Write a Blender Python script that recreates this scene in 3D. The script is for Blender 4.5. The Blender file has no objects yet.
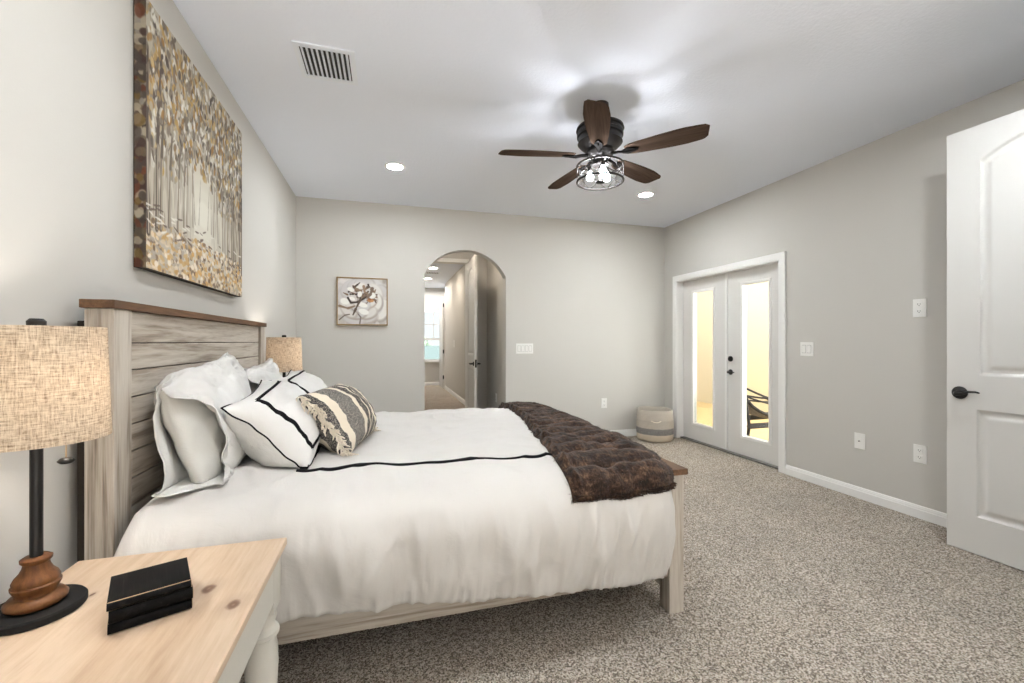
import bpy, bmesh, math, random
import numpy as np
from mathutils import Vector, Matrix, noise
R = math.radians
PI = math.pi
random.seed(7)
SC = bpy.context.scene
COL = SC.collection

# ------------------------------------------------------------------ camera
HC = 1.22            # lens height
CEIL = 2.743
XL, XR, YB, YN = -0.92, 3.544, 4.95, -3.2
cam_d = bpy.data.cameras.new('camera')
cam_d.sensor_width = 36.0
cam_d.lens = 430.7 * 36.0 / 1024.0
cam_d.shift_y = 0.0005
cam_d.clip_start = 0.05
cam = bpy.data.objects.new('camera', cam_d)
COL.objects.link(cam)
cam.location = (0, 0, HC)
cam.rotation_euler = (R(90), 0, -math.atan(124.4 / 430.7))
SC.camera = cam

# ------------------------------------------------------------------ exposure, world, sun and added fill lights
SC.view_settings.view_transform = 'Standard'
SC.view_settings.look = 'None'
SC.view_settings.gamma = 1.0
SC.view_settings.use_curve_mapping = False
SC.view_settings.exposure = 0.78
SC.cycles.max_bounces = 10
SC.cycles.diffuse_bounces = 6
SC.cycles.transparent_max_bounces = 16
SC.cycles.caustics_reflective = False
SC.cycles.caustics_refractive = False
SC.cycles.sample_clamp_indirect = 6.0

world = bpy.data.worlds.new('sky')
SC.world = world
world.use_nodes = True
bg = world.node_tree.nodes['Background']
bg.inputs[0].default_value = (0.93, 0.97, 1.0, 1)
bg.inputs[1].default_value = 0.65


def area(name, loc, rot, sx, sy, power, color=(1, 1, 1)):
    l = bpy.data.lights.new(name, 'AREA')
    l.shape = 'RECTANGLE'
    l.size, l.size_y = sx, sy
    l.energy = power
    l.color = color
    o = bpy.data.objects.new(name, l)
    COL.objects.link(o)
    o.location = loc
    o.rotation_euler = rot
    return o


area('lanai_fill', (4.85, 6.4, 2.95), (0, 0, 0), 2.4, 5.0, 120, (1.0, 0.97, 0.92))  # added area lamp under the patio roof, stands in for daylight
area('lanai_side_fill', (6.2, 1.75, 1.5), (0, R(90), R(-28)), 2.7, 4.2, 270, (1.0, 0.98, 0.96))  # added lamp out of view, brightens the back wall through the glass doors
area('hall_fill', (1.1, 11.6, 2.66), (0, 0, 0), 1.4, 1.0, 18, (1.0, 0.98, 0.96))  # added lamp under the ceiling, brightens the far end of the hall


sun_d = bpy.data.lights.new('sun', 'SUN')
sun_d.energy = 60.0
sun_d.angle = R(2)
sun_d.color = (0.90, 0.95, 1.0)
sun = bpy.data.objects.new('sun', sun_d)
COL.objects.link(sun)
sun.rotation_euler = (R(42), 0, R(-8))


# ------------------------------------------------------------------ colour and material helpers
def lin(c):
    return c / 12.92 if c <= 0.04045 else ((c + 0.055) / 1.055) ** 2.4


def rgb(r, g, b):
    return (lin(r / 255), lin(g / 255), lin(b / 255), 1.0)


class NT:
    def __init__(self, name):
        self.m = bpy.data.materials.new(name)
        self.m.use_nodes = True
        self.t = self.m.node_tree
        self.p = self.t.nodes['Principled BSDF']
        self.out = self.t.nodes['Material Output']

    def n(self, typ, **kw):
        nd = self.t.nodes.new(typ)
        for k, v in kw.items():
            setattr(nd, k, v)
        return nd

    def l(self, a, b):
        self.t.links.new(a, b)

    def coords(self, scale=(1, 1, 1), kind='Object'):
        tc = self.n('ShaderNodeTexCoord')
        mp = self.n('ShaderNodeMapping')
        mp.inputs['Scale'].default_value = scale
        self.l(tc.outputs[kind], mp.inputs['Vector'])
        return mp.outputs['Vector']

    def noise(self, vec, scale, detail=4, rough=0.55, dist=0.0):
        nd = self.n('ShaderNodeTexNoise')
        nd.inputs['Scale'].default_value = scale
        nd.inputs['Detail'].default_value = detail
        nd.inputs['Roughness'].default_value = rough
        nd.inputs['Distortion'].default_value = dist
        if vec is not None:
            self.l(vec, nd.inputs['Vector'])
        return nd.outputs['Fac']

    def ramp(self, fac, stops):
        nd = self.n('ShaderNodeValToRGB')
        el = nd.color_ramp.elements
        while len(el) > 1:
            el.remove(el[-1])
        el[0].position, el[0].color = stops[0]
        for pos, c in stops[1:]:
            e = el.new(pos)
            e.color = c
        self.l(fac, nd.inputs['Fac'])
        return nd.outputs['Color']

    def mix(self, fac, a, b, mode='MIX'):
        nd = self.n('ShaderNodeMix', data_type='RGBA', blend_type=mode)
        for idx, v in ((0, fac), (6, a), (7, b)):
            if hasattr(v, 'links'):
                self.l(v, nd.inputs[idx])
            else:
                nd.inputs[idx].default_value = v
        return nd.outputs[2]

    def math(self, op, a, b=0.0, c=None):
        nd = self.n('ShaderNodeMath', operation=op)
        for i, v in enumerate((a, b) if c is None else (a, b, c)):
            if hasattr(v, 'links'):
                self.l(v, nd.inputs[i])
            else:
                nd.inputs[i].default_value = v
        return nd.outputs[0]

    def bump(self, h, strength, dist=0.01):
        nd = self.n('ShaderNodeBump')
        nd.inputs['Strength'].default_value = strength
        nd.inputs['Distance'].default_value = dist
        self.l(h, nd.inputs['Height'])
        self.l(nd.outputs['Normal'], self.p.inputs['Normal'])

    def base(self, c):
        if hasattr(c, 'links'):
            self.l(c, self.p.inputs['Base Color'])
        else:
            self.p.inputs['Base Color'].default_value = c

    def rough(self, r):
        self.p.inputs['Roughness'].default_value = r

    def spec(self, s):
        self.p.inputs['Specular IOR Level'].default_value = s


NSZ = 0.62          # nightstand height
KNOTS = [(0.138, 0.078, 0.014), (0.217, -0.012, 0.014), (-0.118, 0.126, 0.005), (-0.03, -0.20, 0.008)]


def paint(name, c, rough=0.6, bscale=220, bstr=0.08, bdist=0.004, spec=0.3):
    k = NT(name)
    v = k.coords()
    k.base(c)
    k.rough(rough)
    k.spec(spec)
    k.bump(k.noise(v, bscale, 3), bstr, bdist)
    return k.m


def wood(name, stops, axis=0, freq=26, stretch=0.06, rough=0.5, knots=False, bstr=0.15, fine=True):
    """grain along axis"""
    k = NT(name)
    sc = [1.0, 1.0, 1.0]
    sc[axis] = stretch
    v = k.coords(tuple(sc))
    f1 = k.noise(v, freq, 6, 0.6, 0.8)
    f2 = k.noise(v, freq * 5, 4, 0.6, 0.0)
    f = k.math('ADD', k.math('MULTIPLY', f1, 0.7), k.math('MULTIPLY', f2, 0.3))
    c = k.ramp(f, stops)
    if knots:
        wob = k.n('ShaderNodeVectorMath', operation='MULTIPLY_ADD')
        nn = k.n('ShaderNodeTexNoise')
        nn.inputs['Scale'].default_value = 45
        k.l(k.coords(), nn.inputs['Vector'])
        k.l(nn.outputs['Color'], wob.inputs[0])
        wob.inputs[1].default_value = (0.010, 0.010, 0)
        k.l(k.coords(), wob.inputs[2])
        for (kx, ky, kr) in KNOTS:
            sub = k.n('ShaderNodeVectorMath', operation='SUBTRACT')
            k.l(wob.outputs[0], sub.inputs[0])
            sub.inputs[1].default_value = (kx + 0.005, ky + 0.005, NSZ)
            scl = k.n('ShaderNodeVectorMath', operation='MULTIPLY')
            k.l(sub.outputs[0], scl.inputs[0])
            scl.inputs[1].default_value = (1.25, 0.85, 0.0)
            ln = k.n('ShaderNodeVectorMath', operation='LENGTH')
            k.l(scl.outputs[0], ln.inputs[0])
            kf = k.ramp(k.math('MULTIPLY', ln.outputs['Value'], 1.0 / (kr * 4)), [(0.0, (0.75, 0.75, 0.75, 1)), (0.13, (0.95, 0.95, 0.95, 1)), (0.24, (0.8, 0.8, 0.8, 1)), (0.36, (0.22, 0.22, 0.22, 1)), (0.9, (0, 0, 0, 1))])
            bw = k.n('ShaderNodeRGBToBW')
            k.l(kf, bw.inputs[0])
            c = k.mix(bw.outputs[0], c, rgb(104, 72, 54))
    k.base(c)
    k.rough(rough)
    k.spec(0.3 if rough < 0.7 else 0.0)
    k.bump(f, bstr, 0.003)
    return k.m


M = {}
M['wall'] = paint('wall_paint', rgb(201, 198, 192), 0.7, 160, 0.10)
M['ceiling'] = paint('ceiling_paint', rgb(236, 241, 251), 0.85, 55, 0.35, 0.006)
M['trim'] = paint('trim_paint', rgb(236, 235, 232), 0.4, 120, 0.02)
M['door'] = paint('door_paint', rgb(222, 220, 216), 0.38, 120, 0.02)
M['plate'] = paint('plate_plastic', rgb(238, 237, 233), 0.35, 120, 0.0)
M['slot'] = paint('slot_dark', rgb(120, 118, 112), 0.6, 120, 0.0)
M['black'] = paint('black_metal', rgb(14, 13, 13), 0.42, 150, 0.03, spec=0.3)
M['black_matte'] = paint('black_matte', rgb(20, 19, 19), 0.75, 150, 0.03)
M['bronze'] = paint('bronze_metal', rgb(22, 19, 18), 0.42, 150, 0.03, spec=0.35)
M['iron'] = paint('fan_iron', rgb(12, 10, 9), 0.8, 150, 0.03, spec=0.05)
M['dark_board'] = paint('dark_board', rgb(52, 46, 40), 0.8, 90, 0.1)
M['stucco'] = paint('stucco', rgb(206, 195, 170), 0.9, 60, 0.5, 0.01)
M['stucco_warm'] = paint('stucco_warm', rgb(196, 176, 134), 0.9, 60, 0.5, 0.01)
M['lanai_floor'] = paint('lanai_floor', rgb(184, 160, 116), 0.8, 30, 0.1)
M['grey_paint'] = paint('nightstand_paint', rgb(206, 203, 194), 0.5, 60, 0.12)
M['pewter'] = paint('chair_metal', rgb(22, 18, 15), 0.6, 100, 0.05, spec=0.15)
M['vent_white'] = paint('vent_white', rgb(236, 240, 247), 0.5, 100, 0.0)
M['vent_dark'] = paint('vent_dark', rgb(60, 60, 60), 0.8, 100, 0.0)
M['gold'] = paint('gold_frame', rgb(146, 120, 80), 0.35, 90, 0.1, spec=0.5)
M['gilt'] = paint('book_edge', rgb(186, 158, 120), 0.5, 200, 0.1)
M['pine'] = wood('pine', [(0.25, rgb(166, 138, 112)), (0.42, rgb(192, 167, 141)), (0.56, rgb(206, 184, 160)), (0.75, rgb(178, 150, 123))], 1, 12, 0.10, 0.45, True)
M['turned'] = wood('turned_wood', [(0.25, rgb(44, 24, 11)), (0.42, rgb(84, 50, 25)), (0.58, rgb(112, 72, 38)), (0.75, rgb(58, 33, 16))], 2, 22, 0.3, 0.5)
M['cap_wood'] = wood('rustic_brown_wood', [(0.2, rgb(62, 44, 32)), (0.45, rgb(94, 68, 48)), (0.62, rgb(126, 94, 68)), (0.82, rgb(72, 52, 38))], 1, 24, 0.07, 0.55)
WW = [(0.30, rgb(98, 86, 75)), (0.40, rgb(150, 138, 125)), (0.48, rgb(180, 170, 157)), (0.57, rgb(198, 190, 179)), (0.66, rgb(171, 160, 147)), (0.76, rgb(120, 108, 96))]
M['white_y'] = wood('whitewashed_plank', WW, 1, 17, 0.06, 0.6)
M['white_z'] = wood('whitewashed_post', WW, 2, 20, 0.05, 0.6)
M['white_x'] = wood('whitewashed_rail', WW, 0, 20, 0.05, 0.6)
M['blade'] = wood('walnut_blade', [(0.2, rgb(42, 33, 28)), (0.45, rgb(66, 54, 46)), (0.65, rgb(88, 73, 63)), (0.85, rgb(50, 40, 34))], 0, 22, 0.06, 0.75)


def fabric(name, c, wscale=9, wstr=0.35, c2=None, sheen=0.2):
    k = NT(name)
    v = k.coords()
    f = k.noise(v, wscale, 5, 0.6, 0.6)
    g = k.noise(v, 420, 2, 0.5)
    k.bump(k.math('ADD', f, k.math('MULTIPLY', g, 0.03)), wstr, 0.02)
    k.base(k.mix(k.noise(v, 300, 2), c, c2) if c2 else c)
    k.rough(0.9)
    k.spec(0.15)
    k.p.inputs['Sheen Weight'].default_value = sheen
    return k.m


M['duvet'] = fabric('white_cotton', rgb(207, 204, 200), 6, 0.4, sheen=0.05)
M['pillowcase'] = fabric('pillow_cotton', rgb(218, 217, 214), 12, 0.38, sheen=0.05)
M['pillow_in'] = fabric('pillow_inner_cotton', rgb(200, 199, 193), 10, 0.3, sheen=0.05)
M['blackband'] = fabric('black_ribbon', rgb(20, 19, 22), 60, 0.1, sheen=0.0)
M['fringe'] = fabric('cream_yarn', rgb(228, 217, 200), 120, 0.3)


def carpet():
    k = NT('carpet_loop')
    v = k.coords()
    n1 = k.noise(v, 180, 3, 0.75)
    vo = k.n('ShaderNodeTexVoronoi')
    vo.inputs['Scale'].default_value = 185
    k.l(v, vo.inputs['Vector'])
    w = k.n('ShaderNodeTexWhiteNoise', noise_dimensions='3D')
    k.l(vo.outputs['Color'], w.inputs['Vector'])
    c = k.ramp(w.outputs['Value'], [(0.0, rgb(38, 32, 27)), (0.20, rgb(80, 70, 60)), (0.40, rgb(158, 146, 132)), (0.66, rgb(208, 196, 182)), (1.0, rgb(250, 244, 235))])
    c2 = k.ramp(n1, [(0.32, rgb(72, 63, 54)), (0.48, rgb(168, 156, 142)), (0.7, rgb(234, 227, 217))])
    c = k.mix(0.40, c, c2)
    big = k.ramp(k.noise(v, 2.2, 4, 0.6), [(0.3, (0.90, 0.90, 0.90, 1)), (0.7, (1.06, 1.05, 1.04, 1))])
    c = k.mix(1.0, c, big, 'MULTIPLY')
    k.base(c)
    k.rough(1.0)
    k.spec(0.05)
    k.bump(k.math('ADD', vo.outputs['Distance'], n1), 0.7, 0.007)
    return k.m


M['carpet'] = carpet()


def linen():
    k = NT('linen_shade')
    a = k.noise(k.coords((1, 1, 14)), 24, 4, 0.7)          # horizontal slubs vary with height
    tc = k.n('ShaderNodeTexCoord')
    sep = k.n('ShaderNodeSeparateXYZ')
    k.l(tc.outputs['Object'], sep.inputs[0])
    ang = k.math('ARCTAN2', sep.outputs[1], sep.outputs[0])
    cmb = k.n('ShaderNodeCombineXYZ')
    k.l(k.math('MULTIPLY', ang, 0.12), cmb.inputs[0])
    k.l(sep.outputs[2], cmb.inputs[1])
    mp1 = k.n('ShaderNodeMapping')
    mp1.inputs['Scale'].default_value = (1, 9, 1)
    k.l(cmb.outputs[0], mp1.inputs[0])
    mp2 = k.n('ShaderNodeMapping')
    mp2.inputs['Scale'].default_value = (9, 1, 1)
    k.l(cmb.outputs[0], mp2.inputs[0])
    n1 = k.noise(mp1.outputs[0], 34, 5, 0.72)
    n2 = k.noise(mp2.outputs[0], 34, 5, 0.72)
    f = k.math('ADD', k.math('MULTIPLY', n1, 0.5), k.math('MULTIPLY', n2, 0.5))
    c = k.ramp(f, [(0.36, rgb(116, 100, 84)), (0.46, rgb(192, 176, 156)), (0.54, rgb(226, 214, 196)), (0.66, rgb(244, 237, 225))])
    k.base(c)
    k.rough(0.9)
    k.spec(0.1)
    k.bump(f, 0.3, 0.003)
    tr = k.n('ShaderNodeBsdfTranslucent')
    k.l(c, tr.inputs['Color'])
    mx = k.n('ShaderNodeMixShader')
    mx.inputs[0].default_value = 0.45
    k.l(k.p.outputs[0], mx.inputs[1])
    k.l(tr.outputs[0], mx.inputs[2])
    k.l(mx.outputs[0], k.out.inputs['Surface'])
    return k.m


M['linen'] = linen()


def glass(name, tint=(1, 1, 1, 1), refl=0.07):
    k = NT(name)
    tr = k.n('ShaderNodeBsdfTransparent')
    tr.inputs[0].default_value = tint
    gl = k.n('ShaderNodeBsdfGlossy')
    gl.inputs['Roughness'].default_value = 0.03
    fr = k.n('ShaderNodeFresnel')
    fr.inputs[0].default_value = 1.35
    mx = k.n('ShaderNodeMixShader')
    k.l(k.math('MULTIPLY', fr.outputs[0], refl * 10), mx.inputs[0])
    k.l(tr.outputs[0], mx.inputs[1])
    k.l(gl.outputs[0], mx.inputs[2])
    k.l(mx.outputs[0], k.out.inputs['Surface'])
    return k.m


M['glass'] = glass('clear_glass', (0.97, 0.99, 0.98, 1), 0.03)
M['drum_glass'] = glass('seeded_glass', (0.985, 0.985, 0.98, 1), 0.045)


def emit(name, c, s):
    k = NT(name)
    k.base(c)
    k.p.inputs['Emission Color'].default_value = c
    k.p.inputs['Emission Strength'].default_value = s
    return k.m


M['can_lamp'] = emit('downlight_lens', (0.92, 0.97, 1.0, 1), 290)
M['hall_lamp'] = emit('hall_downlight_lens', (1, 0.87, 0.72, 1), 130)
M['fan_bulb'] = emit('fan_bulb_glow', (0.95, 0.96, 1.0, 1), 180)
M['lamp_bulb'] = emit('lamp_bulb_glow', (1, 0.94, 0.87, 1), 105)


def vcol(name, rough=0.75, bstr=0.3):
    k = NT(name)
    a = k.n('ShaderNodeVertexColor')
    a.layer_name = 'Col'
    k.base(a.outputs['Color'])
    k.rough(rough)
    k.spec(0.25)
    k.bump(k.noise(k.coords(), 180, 4), bstr, 0.002)
    return k.m


M['canvas'] = vcol('painted_canvas')


def fur():
    k = NT('brown_faux_fur')
    v = k.coords()
    f = k.noise(k.coords((0.55, 1.3, 1)), 22, 5, 0.7)
    g = k.noise(k.coords((1.0, 0.25, 0.6)), 120, 3, 0.7)
    c = k.ramp(k.math('ADD', k.math('MULTIPLY', f, 0.6), k.math('MULTIPLY', g, 0.4)), [(0.36, rgb(14, 8, 5)), (0.47, rgb(42, 28, 20)), (0.56, rgb(78, 57, 43)), (0.68, rgb(136, 108, 86))])
    k.base(c)
    k.rough(0.7)
    k.spec(0.2)
    k.p.inputs['Sheen Weight'].default_value = 0.08
    k.bump(k.math('ADD', f, g), 0.6, 0.01)
    return k.m


M['fur'] = fur()


def stripes():
    """woven lumbar cushion: bands run across the cushion, laid out along its length (object x)"""
    k = NT('striped_weave')
    tc = k.n('ShaderNodeTexCoord')
    sep = k.n('ShaderNodeSeparateXYZ')
    k.l(tc.outputs['Object'], sep.inputs[0])
    x = k.math('MULTIPLY_ADD', sep.outputs[0], 1 / 0.60, 0.5)
    cream, dark, grey = rgb(222, 212, 194), rgb(62, 60, 62), rgb(98, 95, 93)
    st = [(0.0, dark)]
    cols = [(0.0, dark), (0.155, cream), (0.20, grey), (0.325, cream), (0.36, dark), (0.43, cream), (0.465, dark), (0.53, cream), (0.565, grey),
            (0.66, cream), (0.70, dark), (0.78, cream), (0.82, grey), (0.92, cream)]
    nd = k.n('ShaderNodeValToRGB')
    nd.color_ramp.interpolation = 'CONSTANT'
    el = nd.color_ramp.elements
    while len(el) > 1:
        el.remove(el[-1])
    el[0].position, el[0].color = cols[0]
    for p, c in cols[1:]:
        e = el.new(p)
        e.color = c
    wob = k.math('ADD', x, k.math('MULTIPLY', k.noise(k.coords(), 60, 2), 0.012))
    k.l(wob, nd.inputs[0])
    sp = k.ramp(k.noise(k.coords((1, 1, 1)), 210, 2, 0.7), [(0.48, (0, 0, 0, 1)), (0.6, (1, 1, 1, 1))])
    bw = k.n('ShaderNodeRGBToBW')
    k.l(sp, bw.inputs[0])
    c = k.mix(k.math('MULTIPLY', bw.outputs[0], 0.38), nd.outputs[0], cream)
    k.base(c)
    k.rough(0.95)
    k.spec(0.1)
    k.bump(k.noise(k.coords(), 220, 3), 0.5, 0.006)
    return k.m


M['stripes'] = stripes()


def basket_mat():
    k = NT('woven_basket')
    tc = k.n('ShaderNodeTexCoord')
    sep = k.n('ShaderNodeSeparateXYZ')
    k.l(tc.outputs['Object'], sep.inputs[0])
    z = k.math('ADD', k.math('MULTIPLY', sep.outputs[2], 1 / 0.38), k.math('MULTIPLY', k.noise(k.coords(), 40, 2), 0.03))
    c = k.ramp(z, [(0.0, rgb(214, 196, 172)), (0.235, rgb(212, 194, 170)), (0.26, rgb(58, 60, 66)), (0.43, rgb(62, 64, 70)), (0.46, rgb(178, 167, 152)), (0.68, rgb(168, 158, 145)), (0.72, rgb(186, 176, 163)), (1.0, rgb(192, 183, 170))])
    sp = k.noise(k.coords((1, 1, 3)), 70, 3, 0.7)
    c = k.mix(k.math('MULTIPLY', sp, 0.5), c, rgb(232, 224, 212))
    k.base(c)
    k.rough(0.9)
    wv = k.n('ShaderNodeTexWave', bands_direction='Z')
    wv.inputs['Scale'].default_value = 22
    k.l(k.coords(), wv.inputs[0])
    k.bump(k.math('ADD', wv.outputs['Fac'], sp), 0.5, 0.008)
    return k.m


M['basket'] = basket_mat()


def leafy(name, a, b):
    k = NT(name)
    k.base(k.ramp(k.noise(k.coords(), 9, 5, 0.7), [(0.35, a), (0.65, b)]))
    k.rough(0.9)
    return k.m


M['leaves'] = leafy('garden_leaves', rgb(34, 44, 30), rgb(60, 70, 52))
M['fence'] = paint('fence_paint', rgb(40, 47, 45), 0.8, 20, 0.1)
M['lawn'] = leafy('garden_lawn', rgb(42, 46, 32), rgb(54, 56, 42))
M['book'] = NT('worn_black_cover')
_k = M['book']
_k.base(_k.ramp(_k.noise(_k.coords((1, 0.06, 1)), 60, 4, 0.7), [(0.50, rgb(9, 8, 8)), (0.66, rgb(24, 21, 20)), (0.80, rgb(96, 88, 80))]))
_k.rough(0.6)
_k.spec(0.12)
M['book'] = _k.m
M['sling'] = fabric('sling_fabric', rgb(96, 86, 74), 30, 0.2, sheen=0.0)


# ------------------------------------------------------------------ mesh helpers
def world_of(o):
    m = Matrix.Identity(4)
    while o is not None:
        m = o.matrix_basis @ m
        o = o.parent
    return m


class MB:
    def __init__(self):
        self.bm = bmesh.new()

    def box(self, x0, x1, y0, y1, z0, z1, bev=0.0, mat=None, seg=2):
        t = bmesh.new()
        vs = [t.verts.new((x, y, z)) for x in (x0, x1) for y in (y0, y1) for z in (z0, z1)]
        for f in ((0, 1, 3, 2), (4, 6, 7, 5), (0, 4, 5, 1), (2, 3, 7, 6), (0, 2, 6, 4), (1, 5, 7, 3)):
            t.faces.new([vs[i] for i in f])
        if bev:
            bmesh.ops.bevel(t, geom=list(t.edges), offset=bev, segments=seg, affect='EDGES', profile=0.6)
        if mat is not None:
            t.transform(mat)
        self._join(t)
        return self

    def _join(self, t):
        me = bpy.data.meshes.new('tmp')
        t.to_mesh(me)
        t.free()
        self.bm.from_mesh(me)
        bpy.data.meshes.remove(me)

    def lathe(self, prof, c=(0, 0, 0), n=32, mat=None, close=True):
        """prof: list of (r, z)"""
        t = bmesh.new()
        rings = []
        for r, z in prof:
            if r < 1e-6:
                rings.append([t.verts.new((c[0], c[1], c[2] + z))])
            else:
                rings.append([t.verts.new((c[0] + r * math.cos(2 * PI * i / n), c[1] + r * math.sin(2 * PI * i / n), c[2] + z)) for i in range(n)])
        for a, b in zip(rings[:-1], rings[1:]):
            for i in range(n):
                j = (i + 1) % n
                if len(a) == 1 and len(b) == 1:
                    continue
                if len(a) == 1:
                    t.faces.new((a[0], b[j], b[i]))
                elif len(b) == 1:
                    t.faces.new((a[i], a[j], b[0]))
                else:
                    t.faces.new((a[i], a[j], b[j], b[i]))
        if mat is not None:
            t.transform(mat)
        self._join(t)
        return self

    def tube(self, pts, r, n=8, closed=False, flat=1.0):
        pts = [Vector(p) for p in pts]
        N = len(pts)
        rr = r if isinstance(r, (list, tuple)) else [r] * N
        t = self.bm
        rings = []
        prev = None
        for i, p in enumerate(pts):
            if closed:
                d = pts[(i + 1) % N] - pts[i - 1]
            else:
                d = pts[min(i + 1, N - 1)] - pts[max(i - 1, 0)]
            if d.length < 1e-9:
                d = Vector((0, 0, 1))
            d.normalize()
            if prev is None:
                u = d.orthogonal().normalized()
            else:
                u = (prev - d * prev.dot(d))
                u = u.normalized() if u.length > 1e-6 else d.orthogonal().normalized()
            prev = u
            w = d.cross(u)
            rings.append([t.verts.new(p + (u * math.cos(2 * PI * k / n) + w * math.sin(2 * PI * k / n) * flat) * rr[i]) for k in range(n)])
        pairs = list(zip(rings[:-1], rings[1:]))
        if closed:
            pairs.append((rings[-1], rings[0]))
        for a, b in pairs:
            for k in range(n):
                j = (k + 1) % n
                t.faces.new((a[k], a[j], b[j], b[k]))
        if not closed:
            t.faces.new(list(reversed(rings[0])))
            t.faces.new(rings[-1])
        return self

    def grid(self, P, closed_u=False):
        """P[i][j] -> Vector"""
        t = self.bm
        V = [[t.verts.new(p) for p in row] for row in P]
        n = len(V)
        for i in range(n if closed_u else n - 1):
            a, b = V[i], V[(i + 1) % n]
            for j in range(len(a) - 1):
                t.faces.new((a[j], b[j], b[j + 1], a[j + 1]))
        return V

    def prism(self, poly, axis_vec, depth):
        """poly: list of 3D points (planar), extruded along axis_vec * depth"""
        t = self.bm
        d = Vector(axis_vec) * depth
        a = [t.verts.new(Vector(p)) for p in poly]
        b = [t.verts.new(Vector(p) + d) for p in poly]
        t.faces.new(a)
        t.faces.new(list(reversed(b)))
        for i in range(len(a)):
            j = (i + 1) % len(a)
            t.faces.new((a[j], a[i], b[i], b[j]))
        return self

    def build(self, name, mat, parent=None, smooth=False, local=False, merge=0.0, normals=True):
        bm = self.bm
        if merge:
            bmesh.ops.remove_doubles(bm, verts=bm.verts, dist=merge)
        if normals:
            bmesh.ops.recalc_face_normals(bm, faces=bm.faces)
        if parent is not None and not local:
            bm.transform(world_of(parent).inverted())
        me = bpy.data.meshes.new(name)
        bm.to_mesh(me)
        bm.free()
        me.materials.append(mat if not isinstance(mat, str) else M[mat])
        if smooth:
            for p in me.polygons:
                p.use_smooth = True
            if smooth is not True:
                me.set_sharp_from_angle(angle=R(smooth))
        o = bpy.data.objects.new(name, me)
        COL.objects.link(o)
        if parent is not None:
            o.parent = parent
        return o


def tag(o, label, cat, group=None, kind=None):
    o['label'] = label
    o['category'] = cat
    if group:
        o['group'] = group
    if kind:
        o['kind'] = kind
    return o


def thing(name, label, cat, loc=(0, 0, 0), rotz=0.0, group=None, kind=None):
    o = bpy.data.objects.new(name, None)
    o.empty_display_size = 0.1
    COL.objects.link(o)
    o.location = loc
    o.rotation_euler = (0, 0, rotz)
    return tag(o, label, cat, group, kind)


def dup(root, loc, rotz=None, label=None):
    r = root.copy()
    COL.objects.link(r)
    r.location = loc
    if rotz is not None:
        r.rotation_euler = (0, 0, rotz)
    if label:
        r['label'] = label
    for ch in list(root.children):
        c = ch.copy()
        COL.objects.link(c)
        c.parent = r
        for g in list(ch.children):
            d = g.copy()
            COL.objects.link(d)
            d.parent = c
    return r


def struct(name, mb, mat, label, cat, smooth=False):
    o = mb.build(name, mat, None, smooth)
    return tag(o, label, cat, None, 'structure')


def nz(x, y, z=0.0):
    return noise.noise(Vector((x, y, z)))


# ------------------------------------------------------------------ room shell
AX0, AX1, ASP, AAP = 0.401, 1.355, 1.99, 2.288      # arch
AYB = YB + 0.13
m = MB().box(XL - 0.12, 4.0, YN - 0.12, 13.4, -0.06, 0.0)
struct('floor', m, 'carpet', 'beige speckled carpet running through the bedroom and hall', 'floor')
m = MB().box(XL - 0.12, XR + 0.12, YN - 0.12, 12.4, CEIL, CEIL + 0.1)
struct('ceiling', m, 'ceiling', 'white textured flat ceiling over the bedroom', 'ceiling')
m = MB().box(XL - 0.12, XL, YN - 0.12, YB + 0.13, 0, CEIL)
struct('wall_left', m, 'wall', 'pale grey wall behind the headboard', 'wall')

# back wall with a segmental arch
m = MB()
hw, rise = (AX1 - AX0) / 2, AAP - ASP
RAD = (hw * hw + rise * rise) / (2 * rise)
acx = (AX0 + AX1) / 2
m.box(XL, AX0, YB, AYB, 0, CEIL)
m.box(AX1, XR + 0.12, YB, AYB, 0, CEIL)
arc = []
for i in range(33):
    x = AX0 + (AX1 - AX0) * i / 32
    arc.append((x, ASP + rise - RAD + math.sqrt(max(RAD * RAD - (x - acx) ** 2, 0))))
m.prism([(x, YB, z) for x, z in arc] + [(AX1, YB, CEIL), (AX0, YB, CEIL)], (0, 1, 0), AYB - YB)
struct('wall_back', m, 'wall', 'light grey back wall with an arched opening', 'wall')

# right wall with the double door opening
DY0, DY1, DZ = 3.187, 4.692, 2.0
m = MB()
m.box(XR, XR + 0.18, 0.83, DY0, 0, CEIL).box(XR, XR + 0.18, DY1, AYB, 0, CEIL).box(XR, XR + 0.18, DY0, DY1, DZ, CEIL)
struct('wall_right', m, 'wall', 'grey right-hand wall with white double glass doors', 'wall')
# behind the camera: an unseen wall with a big opening added to let in sun, and the entry wall with the open door
m = MB()
m.box(XL, -0.75, YN - 0.12, YN, 0, CEIL).box(2.15, 2.37, YN - 0.12, YN, 0, CEIL)
m.box(-0.75, 2.15, YN - 0.12, YN, 0, 0.05).box(-0.75, 2.15, YN - 0.12, YN, 2.45, CEIL)
struct('wall_near', m, 'wall', 'grey wall behind the viewer with a wide opening added to let in sun', 'wall')
m = MB()
m.box(2.25, 2.37, YN, 0.83, 0, CEIL).box(2.37, 2.40, 0.71, 0.83, 0, CEIL).box(3.31, XR + 0.18, 0.71, 0.83, 0, CEIL).box(2.40, 3.31, 0.71, 0.83, 2.48, CEIL)
m.box(2.37, XR + 0.18, -0.45, -0.35, 0, CEIL).box(XR + 0.08, XR + 0.18, -0.35, 0.71, 0, CEIL)
struct('wall_entry', m, 'wall', 'grey entry wall with the doorway beside the viewer', 'wall')


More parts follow.
